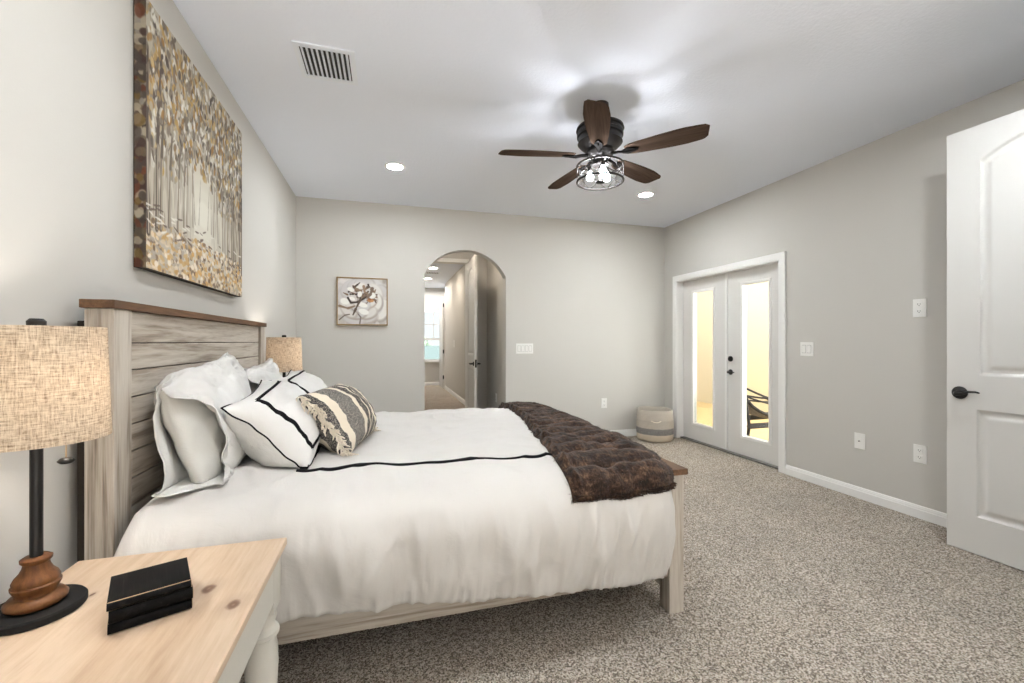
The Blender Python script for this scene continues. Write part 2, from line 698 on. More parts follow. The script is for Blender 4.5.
def baseboard(name, pts, label):
    """pts: two ends on the wall face, with the inward normal"""
    (x0, y0), (x1, y1), (nx, ny) = pts
    prof = [(0.0, 0.0), (0.016, 0.0), (0.016, 0.058), (0.012, 0.064), (0.012, 0.07), (0.006, 0.085), (0.0, 0.088)]
    mb = MB()
    poly = [(x0 + nx * d, y0 + ny * d, z) for d, z in prof]
    L = math.hypot(x1 - x0, y1 - y0)
    mb.prism(poly, ((x1 - x0) / L, (y1 - y0) / L, 0), L)
    return struct(name, mb, 'trim', label, 'baseboard')


baseboard('baseboard_left', ((XL, YN), (XL, YB), (1, 0)), 'white baseboard along the wall behind the bed')
baseboard('baseboard_back', ((AX1, YB), (XR, YB), (0, -1)), 'white baseboard on the back wall right of the arch')
baseboard('baseboard_back_corner', ((XL, YB), (AX0, YB), (0, -1)), 'white baseboard on the back wall left of the arch')
baseboard('baseboard_right', ((XR, 0.83), (XR, 3.12), (-1, 0)), 'white baseboard between the double doors and the open door')
baseboard('baseboard_right_corner', ((XR, 4.757), (XR, YB), (-1, 0)), 'short white baseboard in the corner behind the basket')

# ------------------------------------------------------------------ double glass doors
m = MB()
m.box(XR - 0.018, XR, 3.122, 3.187, 0, 2.06, 0.004).box(XR - 0.018, XR, 4.692, 4.757, 0, 2.06, 0.004).box(XR - 0.0175, XR, 3.13, 4.75, 1.996, 2.06, 0.004)
m.box(XR - 0.01, XR + 0.18, 3.187, 3.200, 0, 2.0).box(XR - 0.01, XR + 0.18, 4.679, 4.692, 0, 2.0).box(XR - 0.01, XR + 0.18, 3.19, 4.69, 1.985, 2.0)
struct('trim_1', m, 'trim', 'white casing around the double glass doors', 'door casing')
m = MB().box(XR + 0.04, XR + 0.19, 3.20, 4.68, 0.0, 0.018, 0.004)
struct('trim_2', m, 'slot', 'grey metal threshold under the double glass doors', 'threshold')


def glass_leaf(name, y0, y1, gy0, gy1, label):
    xf = XR + 0.085
    t = thing(name, label, 'door', (xf, (y0 + y1) / 2, 0.02), kind='structure')
    gz0, gz1, zt = 0.225, 1.825, 1.982
    mb = MB()
    mb.box(xf, xf + 0.044, y0, gy0 - 0.01, 0.02, zt).box(xf, xf + 0.044, gy1 + 0.01, y1, 0.02, zt)
    mb.box(xf, xf + 0.044, gy0 - 0.01, gy1 + 0.01, 0.02, gz0 - 0.01).box(xf, xf + 0.044, gy0 - 0.01, gy1 + 0.01, gz1 + 0.01, zt)
    mb.build('door_leaf', 'door', t)
    mb = MB()
    w = 0.03
    for s0, s1 in ((xf - 0.007, xf + 0.006), (xf + 0.036, xf + 0.048)):
        mb.box(s0, s1, gy0 - w, gy0, gz0 - w, gz1 + w, 0.004).box(s0, s1, gy1, gy1 + w, gz0 - w, gz1 + w, 0.004)
        mb.box(s0, s1, gy0, gy1, gz0 - w, gz0, 0.004).box(s0, s1, gy0, gy1, gz1, gz1 + w, 0.004)
    mb.build('glazing_frame', 'trim', t)
    MB().box(xf + 0.014, xf + 0.020, gy0 - 0.004, gy1 + 0.004, gz0 - 0.004, gz1 + 0.004).build('glass_pane', 'glass', t)
    return t


gl = glass_leaf('door_1', 3.941, 4.676, 4.156, 4.487, 'left white door leaf with narrow glass, nearest the woven basket')
MB().box(XR + 0.07, XR + 0.086, 3.925, 3.957, 0.03, 1.98, 0.004).build('astragal', 'trim', gl)
gr = glass_leaf('door_2', 3.203, 3.939, 3.393, 3.717, 'right white door leaf with black lever and a chair behind its glass')
hx, hy = XR + 0.085, 3.885
rotx = Matrix.Translation((hx, hy, 0.0)) @ Matrix.Rotation(R(-90), 4, 'Y')
MB().lathe([(0, 0), (0.03, 0), (0.031, 0.006), (0.024, 0.014), (0.013, 0.016), (0.012, 0.045), (0, 0.046)], n=24, mat=Matrix.Translation((0, 0, 0.89)) @ rotx).tube(
    [(hx - 0.042, hy, 0.89), (hx - 0.05, hy - 0.012, 0.89), (hx - 0.05, hy - 0.05, 0.888), (hx - 0.047, hy - 0.095, 0.893)], [0.011, 0.010, 0.008, 0.006], 10).build('lever_handle', 'bronze', gr, 40)
MB().lathe([(0, 0), (0.03, 0), (0.031, 0.008), (0.026, 0.016), (0.010, 0.018), (0, 0.018)], n=24, mat=Matrix.Translation((0, 0, 1.035)) @ rotx).box(
    hx - 0.034, hx - 0.012, hy - 0.004, hy + 0.004, 1.02, 1.05, 0.002).build('deadbolt', 'bronze', gr, 40)

# ------------------------------------------------------------------ moulded interior door (open, right edge of the picture)


def sd_panel(a, z, a0, a1, z0, z1, zr):
    """inside distance to a panel outline whose top is an arc rising from z1 at the sides by zr"""
    mid, half = (a0 + a1) / 2, (a1 - a0) / 2
    top = z1
    if zr > 0:
        rad = (half * half + zr * zr) / (2 * zr)
        d_top = rad - math.hypot(a - mid, max(z - (z1 + zr - rad), 0.0))
    else:
        d_top = z1 - z
    return min(a - a0, a1 - a, z - z0, d_top)


def mould(d):
    if d <= 0:
        return 0.0
    if d < 0.008:
        return -0.011 * (d / 0.008)
    if d < 0.024:
        return -0.011
    if d < 0.05:
        s = (d - 0.024) / 0.026
        return -0.011 + 0.008 * (s * s * (3 - 2 * s))
    return -0.003


def panel_door(W, H, panels, na=130, nzv=300):
    """local frame: free edge at a=0 along +a (x), face at y=0 looking to -y, z up; returns MB"""
    mb = MB()
    xs = np.unique(np.concatenate([np.linspace(0, W, na)]))
    zs = np.linspace(0.0, H, nzv)
    P = []
    for a in xs:
        row = []
        for z in zs:
            h = 0.0
            for p in panels:
                h = min(h, mould(sd_panel(a, z, *p)))
            row.append(Vector((a, -h, z)))
        P.append(row)
    mb.grid(P)
    t = 0.035
    vs = [mb.bm.verts.new(v) for v in ((0, 0, 0), (W, 0, 0), (W, 0, H), (0, 0, H), (0, t, 0), (W, t, 0), (W, t, H), (0, t, H))]
    for f in ((4, 5, 6, 7), (0, 4, 7, 3), (1, 2, 6, 5), (0, 1, 5, 4), (3, 7, 6, 2)):
        mb.bm.faces.new([vs[i] for i in f])
    return mb


ang = math.atan2(-1, 0.0375)                # free edge -> hinge direction
fx, fy = 3.229, 1.762
d3 = thing('door_3', 'open white moulded panel door with arched top panel and black lever', 'door', (fx, fy, 0.006), ang, kind='structure')
mb = panel_door(0.91, 2.45, [(0.15, 0.76, 1.03, 2.242, 0.105), (0.135, 0.775, 0.215, 0.825, 0.0)])
# local: face towards -y; door direction 'ang' puts local -y towards the room (-x)
leaf = mb.build('door_leaf', 'door', d3, 30, local=True, normals=False)
mb = MB()
hm = Matrix.Translation((0.062, 0, 0.917)) @ Matrix.Rotation(R(90), 4, 'X')
mb.lathe([(0, 0), (0.036, 0), (0.037, 0.006), (0.03, 0.014), (0.014, 0.018), (0.012, 0.05), (0, 0.051)], n=28, mat=hm)
mb.build('rose', 'bronze', d3, 40, local=True)
MB().tube([(0.062, -0.045, 0.917), (0.07, -0.056, 0.914), (0.10, -0.058, 0.918), (0.125, -0.057, 0.930), (0.155, -0.054, 0.931), (0.17, -0.052, 0.927)], [0.012, 0.012, 0.009, 0.007, 0.006, 0.004], 10).build('lever_handle', 'bronze', d3, True, local=True)
MB().box(-0.0015, 0.001, 0.005, 0.03, 0.86, 0.975, 0.001).build('latch_plate', 'bronze', d3, local=True)

# ------------------------------------------------------------------ hall seen through the arch
m = MB()
m.box(1.50, 1.60, AYB, 6.60, 0, CEIL)
m.box(1.215, 1.60, 6.60, 6.72, 0, CEIL).box(0.02, 0.30, 6.60, 6.72, 0, CEIL).box(0.30, 1.215, 6.60, 6.72, 2.47, CEIL)
struct('wall_vestibule', m, 'wall', 'taupe lobby wall beyond the arch beside the hall door', 'wall')
m = MB().box(1.445, 1.55, 6.72, 11.3, 0, CEIL)
struct('wall_hall_right', m, 'wall', 'long right wall of the hall beyond the arch', 'wall')
m = MB().box(-0.08, 0.02, AYB, 12.3, 0, CEIL)
struct('wall_hall_left', m, 'wall', 'left wall of the hall beyond the arch', 'wall')
m = MB()
WX0, WX1, WZ0, WZ1 = 0.62, 1.56, 0.68, 2.11
m.box(-0.08, WX0, 12.3, 12.42, 0, CEIL).box(WX1, 3.2, 12.3, 12.42, 0, CEIL).box(WX0, WX1, 12.3, 12.42, 0, WZ0).box(WX0, WX1, 12.3, 12.42, WZ1, CEIL)
m.box(3.1, 3.2, 11.3, 12.3, 0, CEIL).box(1.55, 3.2, 11.2, 11.3, 0, CEIL)
struct('wall_hall_end', m, 'wall', 'wall with a window at the far end of the hall', 'wall')
baseboard('baseboard_hall', ((1.445, 6.72), (1.445, 11.3), (-1, 0)), 'white baseboard along the right wall of the hall')
baseboard('baseboard_hall_end', ((0.02, 12.3), (3.1, 12.3), (0, -1)), 'white baseboard under the window at the hall end')
baseboard('baseboard_vestibule', ((1.50, AYB), (1.50, 6.6), (-1, 0)), 'white baseboard in the lobby just beyond the arch')
m = MB()
m.box(1.175, 1.215, 6.585, 6.735, 0, 2.47, 0.003).box(0.30, 0.33, 6.585, 6.735, 0, 2.47, 0.003).box(0.30, 1.215, 6.585, 6.735, 2.44, 2.50, 0.003)
struct('trim_3', m, 'trim', 'white frame of the hall doorway beyond the arch', 'door casing')
w = thing('window_1', 'white sash window with garden view at the far end of the hall', 'window', ((WX0 + WX1) / 2, 12.3, WZ0), kind='structure')
mb = MB()
for a in ((WX0, WX0 + 0.05, WZ0, WZ1), (WX1 - 0.05, WX1, WZ0, WZ1), (WX0, WX1, WZ0, WZ0 + 0.05), (WX0, WX1, WZ1 - 0.05, WZ1), (WX0, WX1, 1.27, 1.33)):
    mb.box(a[0], a[1], 12.29, 12.36, a[2], a[3], 0.003)
mb.build('window_frame', 'trim', w)
mb = MB()
for i in (1, 2):
    x = WX0 + (WX1 - WX0) * i / 3
    mb.box(x - 0.011, x + 0.011, 12.315, 12.34, 1.33, WZ1 - 0.05)
mb.box(WX0 + 0.05, WX1 - 0.05, 12.315, 12.34, 1.70, 1.722)
mb.build('muntin', 'trim', w)
MB().box(WX0 + 0.04, WX1 - 0.04, 12.345, 12.35, WZ0 + 0.04, WZ1 - 0.04).build('glass_pane', 'glass', w)
MB().box(WX0 - 0.05, WX1 + 0.03, 12.24, 12.32, WZ0 - 0.03, WZ0, 0.004).build('window_sill', 'trim', w)

# hall door, open towards the bedroom
d4 = thing('door_4', 'white hall door standing open edge-on beyond the arch', 'door', (1.148, 5.83, 0.008), math.atan2(0.77, 0.03), kind='structure')
mb = panel_door(0.76, 2.42, [(0.12, 0.64, 1.03, 2.20, 0.09), (0.12, 0.64, 0.21, 0.83, 0.0)], 60, 130)
# face (local -y) would look to +x; mirror so the moulded side faces the hall (-x)
for v in mb.bm.verts:
    v.co.y = -v.co.y
bmesh.ops.reverse_faces(mb.bm, faces=mb.bm.faces)
mb.build('door_leaf', 'door', d4, 30, local=True, normals=False)
mb = MB()
for s in (1, -1):
    y0 = 0.0 if s > 0 else -0.035
    mb.lathe([(0, 0), (0.033, 0), (0.03, 0.012), (0.012, 0.016), (0.011, 0.05), (0, 0.051)], n=20, mat=Matrix.Translation((0.06, y0, 0.91)) @ Matrix.Rotation(R(-90 * s), 4, 'X'))
    mb.tube([(0.06, y0 + s * 0.05, 0.91), (0.10, y0 + s * 0.055, 0.912), (0.16, y0 + s * 0.05, 0.914)], [0.011, 0.009, 0.006], 8)
mb.build('lever_handle', 'bronze', d4, 40, local=True)
MB().box(-0.002, 0.0, -0.03, -0.006, 0.86, 0.97).build('latch_plate', 'bronze', d4, local=True)

d5 = thing('door_5', 'white door edge with three dark hinges at the far end of the hall', 'door', (1.40, 11.34, 0.008), kind='structure')
MB().box(1.375, 1.44, 11.305, 12.0, 0.01, 2.42, 0.003).build('door_leaf', 'door', d5)
for z in (0.30, 0.97, 2.18):
    MB().box(1.385, 1.415, 11.297, 11.306, z - 0.05, z + 0.05, 0.002).build('hinge', 'bronze', d5)
m = MB().box(1.432, 1.50, 11.26, 11.30, 0, 2.50, 0.003)
struct('trim_4', m, 'trim', 'white door casing at the end of the hall wall', 'door casing')

# ------------------------------------------------------------------ porch beyond the glass doors
m = MB().box(XR + 0.18, 7.0, 2.0, 9.7, -0.08, -0.01)
struct('lanai_floor', m, 'lanai_floor', 'cream concrete patio floor outside the glass doors', 'patio')
m = MB().box(6.2, 6.35, 3.9, 9.6, -0.01, 3.0).box(XR + 0.18, 6.2, 9.45, 9.6, -0.01, 3.0)
struct('wall_lanai', m, 'stucco', 'cream stucco patio wall outside the glass doors', 'wall')
m = MB().box(XR + 0.18, 6.35, -0.5, 9.6, 3.0, 3.1)  # unseen slab added to block the sun from the patio
struct('lanai_sun_blocker', m, 'trim', 'unseen white roof added over the patio to keep the sun off it', 'ceiling')

lc = thing('patio_chair', 'dark metal patio chaise with sling seat behind the right glass door', 'chair', (4.28, 4.04, -0.01), R(0))


def lw(pts, y):
    return [(x, y, z) for x, z in pts]


side = [(3.745, 0.64), (3.79, 0.575), (3.86, 0.51), (3.95, 0.455), (4.06, 0.41), (4.20, 0.37), (4.45, 0.335), (4.80, 0.32)]
for y in (3.82, 4.26):
    MB().tube(lw([(3.76, -0.005), (3.815, 0.30), (3.745, 0.70)], y), 0.017, 10).build('leg', 'pewter', lc, True)
    MB().tube(lw([(4.78, -0.005), (4.76, 0.30)], y), 0.017, 10).build('leg', 'pewter', lc, True)
    MB().tube(lw([(3.74, 0.72), (3.80, 0.70), (3.90, 0.66), (4.02, 0.615), (4.15, 0.575), (4.35, 0.54), (4.52, 0.52), (4.58, 0.48), (4.60, 0.32)], y), 0.012, 10).build('armrest', 'pewter', lc, True)
    MB().tube(lw([(3.75, 0.63), (3.84, 0.60), (3.95, 0.567), (4.06, 0.54), (4.18, 0.515), (4.4, 0.485), (4.59, 0.47)], y), 0.010, 10).build('side_bar', 'pewter', lc, True)
    MB().tube(lw(side, y), 0.018, 10).build('side_rail', 'pewter', lc, True)
    MB().box(3.81, 4.78, y - 0.012, y + 0.012, 0.265, 0.325, 0.006).build('seat_frame', 'pewter', lc)
for x, z in ((3.815, 0.29), (4.76, 0.29), (3.745, 0.69)):
    MB().tube([(x, 3.82, z), (x, 4.26, z)], 0.014, 8).build('cross_bar', 'pewter', lc, True)
P = []
for i in range(9):
    y = 3.83 + 0.42 * i / 8
    sag = 0.02 * math.sin(PI * i / 8)
    P.append([Vector((x, y, z - sag)) for x, z in side])
mb = MB()
mb.grid(P)
mb.grid([[p + Vector((-0.004, 0, -0.012)) for p in row] for row in P])
mb.build('sling', 'sling', lc, True)

# garden seen through the hall window
m = MB().box(-6, 8, 12.6, 30, -0.4, -0.3)
struct('garden_lawn', m, 'lawn', 'pale green lawn outside the far hall window', 'lawn')
m = MB().box(-6, 9, 24.0, 24.1, -0.35, 1.02)
tag(m.build('garden_fence', M['fence'], None), 'pale grey green fence at the back of the garden outside the hall window', 'fence')
for i, (x, y, r, lab) in enumerate([(1.5, 25.6, 0.95, 'larger green garden bush behind the pale fence outside the far hall window'), (4.3, 25.6, 0.85, 'smaller garden bush right of the larger one behind the pale fence')]):
    mb = MB()
    bmesh.ops.create_icosphere(mb.bm, subdivisions=4, radius=r)
    for v in mb.bm.verts:
        d = v.co.normalized()
        v.co += d * (0.25 * r * nz(d.x * 3 + i * 9, d.y * 3, d.z * 3) + 0.12 * r * nz(d.x * 9, d.y * 9 + i, d.z * 9))
        v.co.z *= 0.9
        v.co += Vector((x, y, -0.30 + r * 1.02))
    tag(mb.build('garden_bush', 'leaves', None, False), lab, 'bush')

# ------------------------------------------------------------------ ceiling fixtures


def downlight(loc, label, group, mat, r=0.075):
    t = thing('ceiling_downlight', label, 'ceiling light', loc, group=group)
    MB().lathe([(r - 0.012, -0.001), (r - 0.010, -0.006), (r, -0.006), (r + 0.012, -0.003), (r + 0.013, 0.0), (r - 0.012, 0.0)], loc, 32).build('trim_ring', 'trim', t, True)
    MB().lathe([(0, -0.003), (r - 0.012, -0.003), (r - 0.012, -0.0005), (0, -0.0005)], loc, 32).build('lens', mat, t)
    return t


downlight((0.062, 3.87, CEIL), 'round recessed ceiling light nearer the bed wall', 'bedroom downlights', 'can_lamp')
downlight((2.562, 3.89, CEIL), 'round recessed ceiling light just behind the fan blades', 'bedroom downlights', 'can_lamp')
downlight((0.06, 1.12, CEIL), 'round recessed ceiling light above the near side of the bed', 'bedroom downlights', 'can_lamp')
downlight((2.562, 1.12, CEIL), 'round recessed ceiling light by the entry door', 'bedroom downlights', 'can_lamp')
downlight((0.90, 8.97, CEIL), 'nearer recessed light glowing warm on the hall ceiling', 'hall downlights', 'hall_lamp', 0.09)
downlight((0.93, 10.5, CEIL), 'farther recessed light glowing warm on the hall ceiling', 'hall downlights', 'hall_lamp', 0.09)
downlight((0.95, 5.75, CEIL), 'recessed light in the lobby ceiling just beyond the arch', 'hall downlights', 'hall_lamp', 0.075)


def vent(x0, x1, y0, y1, label, nsl):
    cx_, cy_ = (x0 + x1) / 2, (y0 + y1) / 2
    t = thing('ceiling_vent', label, 'vent', (cx_, cy_, CEIL))
    b = 0.028
    mb = MB()
    z0, z1 = CEIL - 0.008, CEIL
    mb.box(x0, x0 + b, y0, y1, z0, z1).box(x1 - b, x1, y0, y1, z0, z1).box(x0 + b, x1 - b, y0, y0 + b, z0, z1).box(x0 + b, x1 - b, y1 - b, y1, z0, z1)
    mb.build('frame', 'vent_white', t)
    MB().box(x0 + b, x1 - b, y0 + b, y1 - b, CEIL - 0.0015, CEIL).build('duct_opening', 'vent_dark', t)
    for i in range(nsl):
        x = x0 + b + (x1 - x0 - 2 * b) * (i + 0.5) / nsl
        MB().box(-0.008, 0.008, y0 + b, y1 - b, -0.0008, 0.0008, mat=Matrix.Translation((x, 0, CEIL - 0.006)) @ Matrix.Rotation(R(38), 4, 'Y')).build('louver', 'vent_white', t)


vent(-0.467, -0.168, 2.395, 2.70, 'white square ceiling vent with louvers above the bed', 10)
vent(0.78, 1.12, 9.45, 9.75, 'grey vent on the hall ceiling between two lights', 8)

# ------------------------------------------------------------------ ceiling fan
FX, FY = 1.31, 2.50
fan = thing('ceiling_fan', 'dark bronze ceiling fan with five walnut blades and caged drum light', 'ceiling fan', (FX, FY, CEIL))
FC = (FX, FY, 0)
MB().lathe([(0, CEIL), (0.055, CEIL), (0.056, CEIL - 0.02), (0.05, CEIL - 0.05), (0.05, 2.58), (0, 2.58)], FC, 40).build('canopy', 'bronze', fan, 40)
MB().lathe([(0, 2.60), (0.10, 2.60), (0.148, 2.592), (0.152, 2.578), (0.142, 2.572), (0.142, 2.556), (0.147, 2.552), (0.146, 2.535), (0.138, 2.53), (0.138, 2.50), (0.142, 2.494), (0.122, 2.472), (0.092, 2.452), (0, 2.45)], FC, 48).build('motor_housing', 'bronze', fan, 40)
MB().lathe([(0, 2.452), (0.085, 2.452), (0.09, 2.43), (0.075, 2.405), (0.055, 2.398), (0.045, 2.37), (0.052, 2.364), (0.052, 2.352), (0, 2.350)], FC, 40).build('switch_housing', 'bronze', fan, 40)
for ang_d in (-47.6, 24.4, 96.4, 168.4, 240.4):
    rz = Matrix.Translation((FX, FY, 2.412)) @ Matrix.Rotation(R(ang_d), 4, 'Z') @ Matrix.Rotation(R(-11), 4, 'X')
    out = []
    N = 24
    for i in range(N + 1):
        s = i / N
        r = 0.165 + 0.468 * s
        hwid = 0.046 + 0.027 * math.sin(min(s * 1.25, 1.0) * PI / 2) - 0.012 * max(0, s - 0.75) / 0.25
        if s > 0.93:
            hwid *= 1 - 0.35 * ((s - 0.93) / 0.07) ** 2
        if s < 0.08:
            hwid *= 0.72 + 0.28 * math.sin(s / 0.08 * PI / 2)
        out.append((r, hwid))
    poly = [(r + 0.018 * (1 if i > N * 0.93 else 0), -h, 0.0) for i, (r, h) in enumerate(out)] + [(r, h, 0.0) for r, h in reversed(out)]
    mb = MB()
    mb.prism(poly, (0, 0, 1), 0.007)
    mb.bm.transform(rz)
    bl = mb.build('blade', 'blade', fan)
    # grain follows the blade
    M0 = world_of(fan)
    me = bl.data
    me.transform((M0.inverted() @ rz).inverted())
    bl.matrix_basis = M0.inverted() @ rz
    mb = MB()
    mb.tube([(0.07, 0, 0.004), (0.12, 0, 0.0), (0.16, 0, -0.008), (0.20, 0, -0.008)], [0.014, 0.012, 0.012, 0.008], 8, flat=0.7)
    mb.prism([(0.145, -0.012, -0.010), (0.180, -0.028, -0.010), (0.220, -0.018, -0.010), (0.245, 0.0, -0.010), (0.220, 0.018, -0.010), (0.180, 0.028, -0.010), (0.145, 0.012, -0.010)], (0, 0, 1), 0.009)
    mb.bm.transform(rz)
    mb.build('blade_iron', 'iron', fan, 30)


def ring(r, z, rt, n=48):
    return [(FX + r * math.cos(2 * PI * i / n), FY + r * math.sin(2 * PI * i / n), z) for i in range(n)]


cage = MB().tube(ring(0.146, 2.350, 0.006), 0.0065, 8, True).tube(ring(0.146, 2.250, 0.006), 0.0065, 8, True).build('cage', 'bronze', fan, True)
for k in range(8):
    mb = MB()
    for s in (1, -1):
        pts = []
        for i in range(9):
            a = 2 * PI * (k + s * i / 8.0 * 1.0) / 8
            pts.append((FX + 0.147 * math.cos(a), FY + 0.147 * math.sin(a), 2.250 + 0.1 * i / 8))
        mb.tube(pts, 0.0022, 6)
    mb.build('wire', 'bronze', cage, True)
MB().lathe([(0.134, 2.35), (0.134, 2.258), (0.132, 2.252), (0.126, 2.250), (0.02, 2.248)], FC, 48).build('glass_drum', 'drum_glass', fan, 50)
MB().lathe([(0, 2.236), (0.012, 2.237), (0.03, 2.243), (0.03, 2.247), (0.006, 2.25), (0.006, 2.356), (0, 2.356)], FC, 24).build('finial', 'bronze', fan, 40)
for k in range(3):
    a = R(20 + 120 * k)
    bx_, by_ = FX + 0.065 * math.cos(a), FY + 0.065 * math.sin(a)
    MB().tube([(FX + 0.045 * math.cos(a), FY + 0.045 * math.sin(a), 2.356), (FX + 0.146 * math.cos(a), FY + 0.146 * math.sin(a), 2.351)], 0.005, 8).build('light_arm', 'bronze', fan, True)
    sk = MB().lathe([(0, 2.356), (0.014, 2.356), (0.015, 2.325), (0, 2.325)], (bx_, by_, 0), 16).build('bulb_socket', 'bronze', fan, 40)
    MB().lathe([(0.008, 2.325), (0.013, 2.312), (0.021, 2.296), (0.022, 2.285), (0.016, 2.27), (0, 2.264)], (bx_, by_, 0), 16).build('bulb', 'fan_bulb', sk, True)

# ------------------------------------------------------------------ wall plates


def plate_root(name, label, cat, loc, rz, w, h, group=None):
    t = thing(name, label, cat, loc, rz, group)
    MB().box(-w / 2, w / 2, -0.006, 0, -h / 2, h / 2, 0.0025).build('cover_plate', 'plate', t, local=True)
    return t


def receptacle(t, cx_, cz):
    r = MB().box(cx_ - 0.017, cx_ + 0.017, -0.0085, -0.004, cz - 0.014, cz + 0.014, 0.004).build('receptacle', 'plate', t, local=True)
    MB().box(cx_ - 0.009, cx_ - 0.006, -0.009, -0.007, cz - 0.003, cz + 0.008).box(cx_ + 0.005, cx_ + 0.008, -0.009, -0.007, cz - 0.002, cz + 0.008).box(cx_ - 0.003, cx_ + 0.003, -0.009, -0.007, cz - 0.010, cz - 0.005).build('slot', 'slot', r, local=True)


RW, LWL = R(-90), R(90)
for loc, rz, lab in (((XR, 2.083, 1.456), RW, 'white outlet high on the right wall beside the open door'),
                     ((XR, 2.08, 0.445), RW, 'white outlet low on the right wall beside the open door'),
                     ((2.651, YB, 0.442), 0, 'white outlet low on the back wall left of the basket')):
    t = plate_root('wall_outlet', lab, 'outlet', loc, rz, 0.078, 0.125, 'wall outlets')
    receptacle(t, 0, 0.024)
    receptacle(t, 0, -0.024)
t = plate_root('wall_outlet', 'white outlet low on the lobby wall beyond the arch', 'outlet', (1.50, 6.0, 0.42), RW, 0.078, 0.125, 'wall outlets')
receptacle(t, 0, 0.024)
receptacle(t, 0, -0.024)


def rocker(t, cx_):
    MB().box(cx_ - 0.0165, cx_ + 0.0165, -0.0095, -0.004, -0.033, 0.033, 0.0025).build('rocker', 'plate', t, local=True)
    MB().box(cx_ - 0.0185, cx_ + 0.0185, -0.0066, -0.003, -0.035, 0.035).build('rocker_gap', 'slot', t, local=True)


t = plate_root('light_switch', 'wide white multi-gang switch right of the arch', 'light switch', (1.588, YB, 1.141), 0, 0.215, 0.122)
for i in range(4):
    rocker(t, (i - 1.5) * 0.047)
t = plate_root('light_switch', 'white two-gang switch right of the double glass doors', 'light switch', (XR, 2.919, 1.158), RW, 0.122, 0.122)
rocker(t, -0.024)
rocker(t, 0.024)
t = plate_root('light_switch', 'small white switch plate on the hall wall beyond the arch', 'light switch', (1.445, 9.7, 1.18), RW, 0.11, 0.16)
rocker(t, 0.0)
t = plate_root('cable_plate', 'white cable jack plate low on the right wall', 'cable plate', (XR, 2.477, 0.447), RW, 0.078, 0.122)
MB().lathe([(0, 0.016), (0.005, 0.016), (0.0055, 0.006), (0.009, 0.0055), (0.009, 0.004), (0, 0.004)], n=16, mat=Matrix.Rotation(R(90), 4, 'X')).build('jack', 'slot', t, 40, local=True)

# ------------------------------------------------------------------ pictures


class Canvas:
    def __init__(self, w, h, c):
        self.w, self.h = w, h
        self.a = np.zeros((h, w, 3))
        self.a[:] = c
        self.yy, self.xx = np.mgrid[0:h, 0:w]

    def dab(self, x, y, rx, ry, ang, c, al=1.0, soft=0.25):
        r = int(max(rx, ry) * (1 + soft) + 2)
        x0, x1, y0, y1 = max(int(x) - r, 0), min(int(x) + r + 1, self.w), max(int(y) - r, 0), min(int(y) + r + 1, self.h)
        if x1 <= x0 or y1 <= y0:
            return
        X, Y = self.xx[y0:y1, x0:x1] - x, self.yy[y0:y1, x0:x1] - y
        ca, sa = math.cos(ang), math.sin(ang)
        d = np.sqrt(((X * ca + Y * sa) / rx) ** 2 + ((-X * sa + Y * ca) / ry) ** 2)
        k = np.clip((1 + soft - d) / (soft * 1.0 + 1e-6), 0, 1) * al
        self.a[y0:y1, x0:x1] = self.a[y0:y1, x0:x1] * (1 - k[..., None]) + np.array(c) * k[..., None]

    def stroke(self, pts, r0, r1, c, al=1.0):
        for (xa, ya), (xb, yb) in zip(pts[:-1], pts[1:]):
            n = max(2, int(math.hypot(xb - xa, yb - ya)))
            for i in range(n):
                s = i / n
                rr = r0 + (r1 - r0) * s
                self.dab(xa + (xb - xa) * s, ya + (yb - ya) * s, rr, rr, 0, c, al, 0.6)


def c3(r, g, b):
    return (r / 255, g / 255, b / 255)


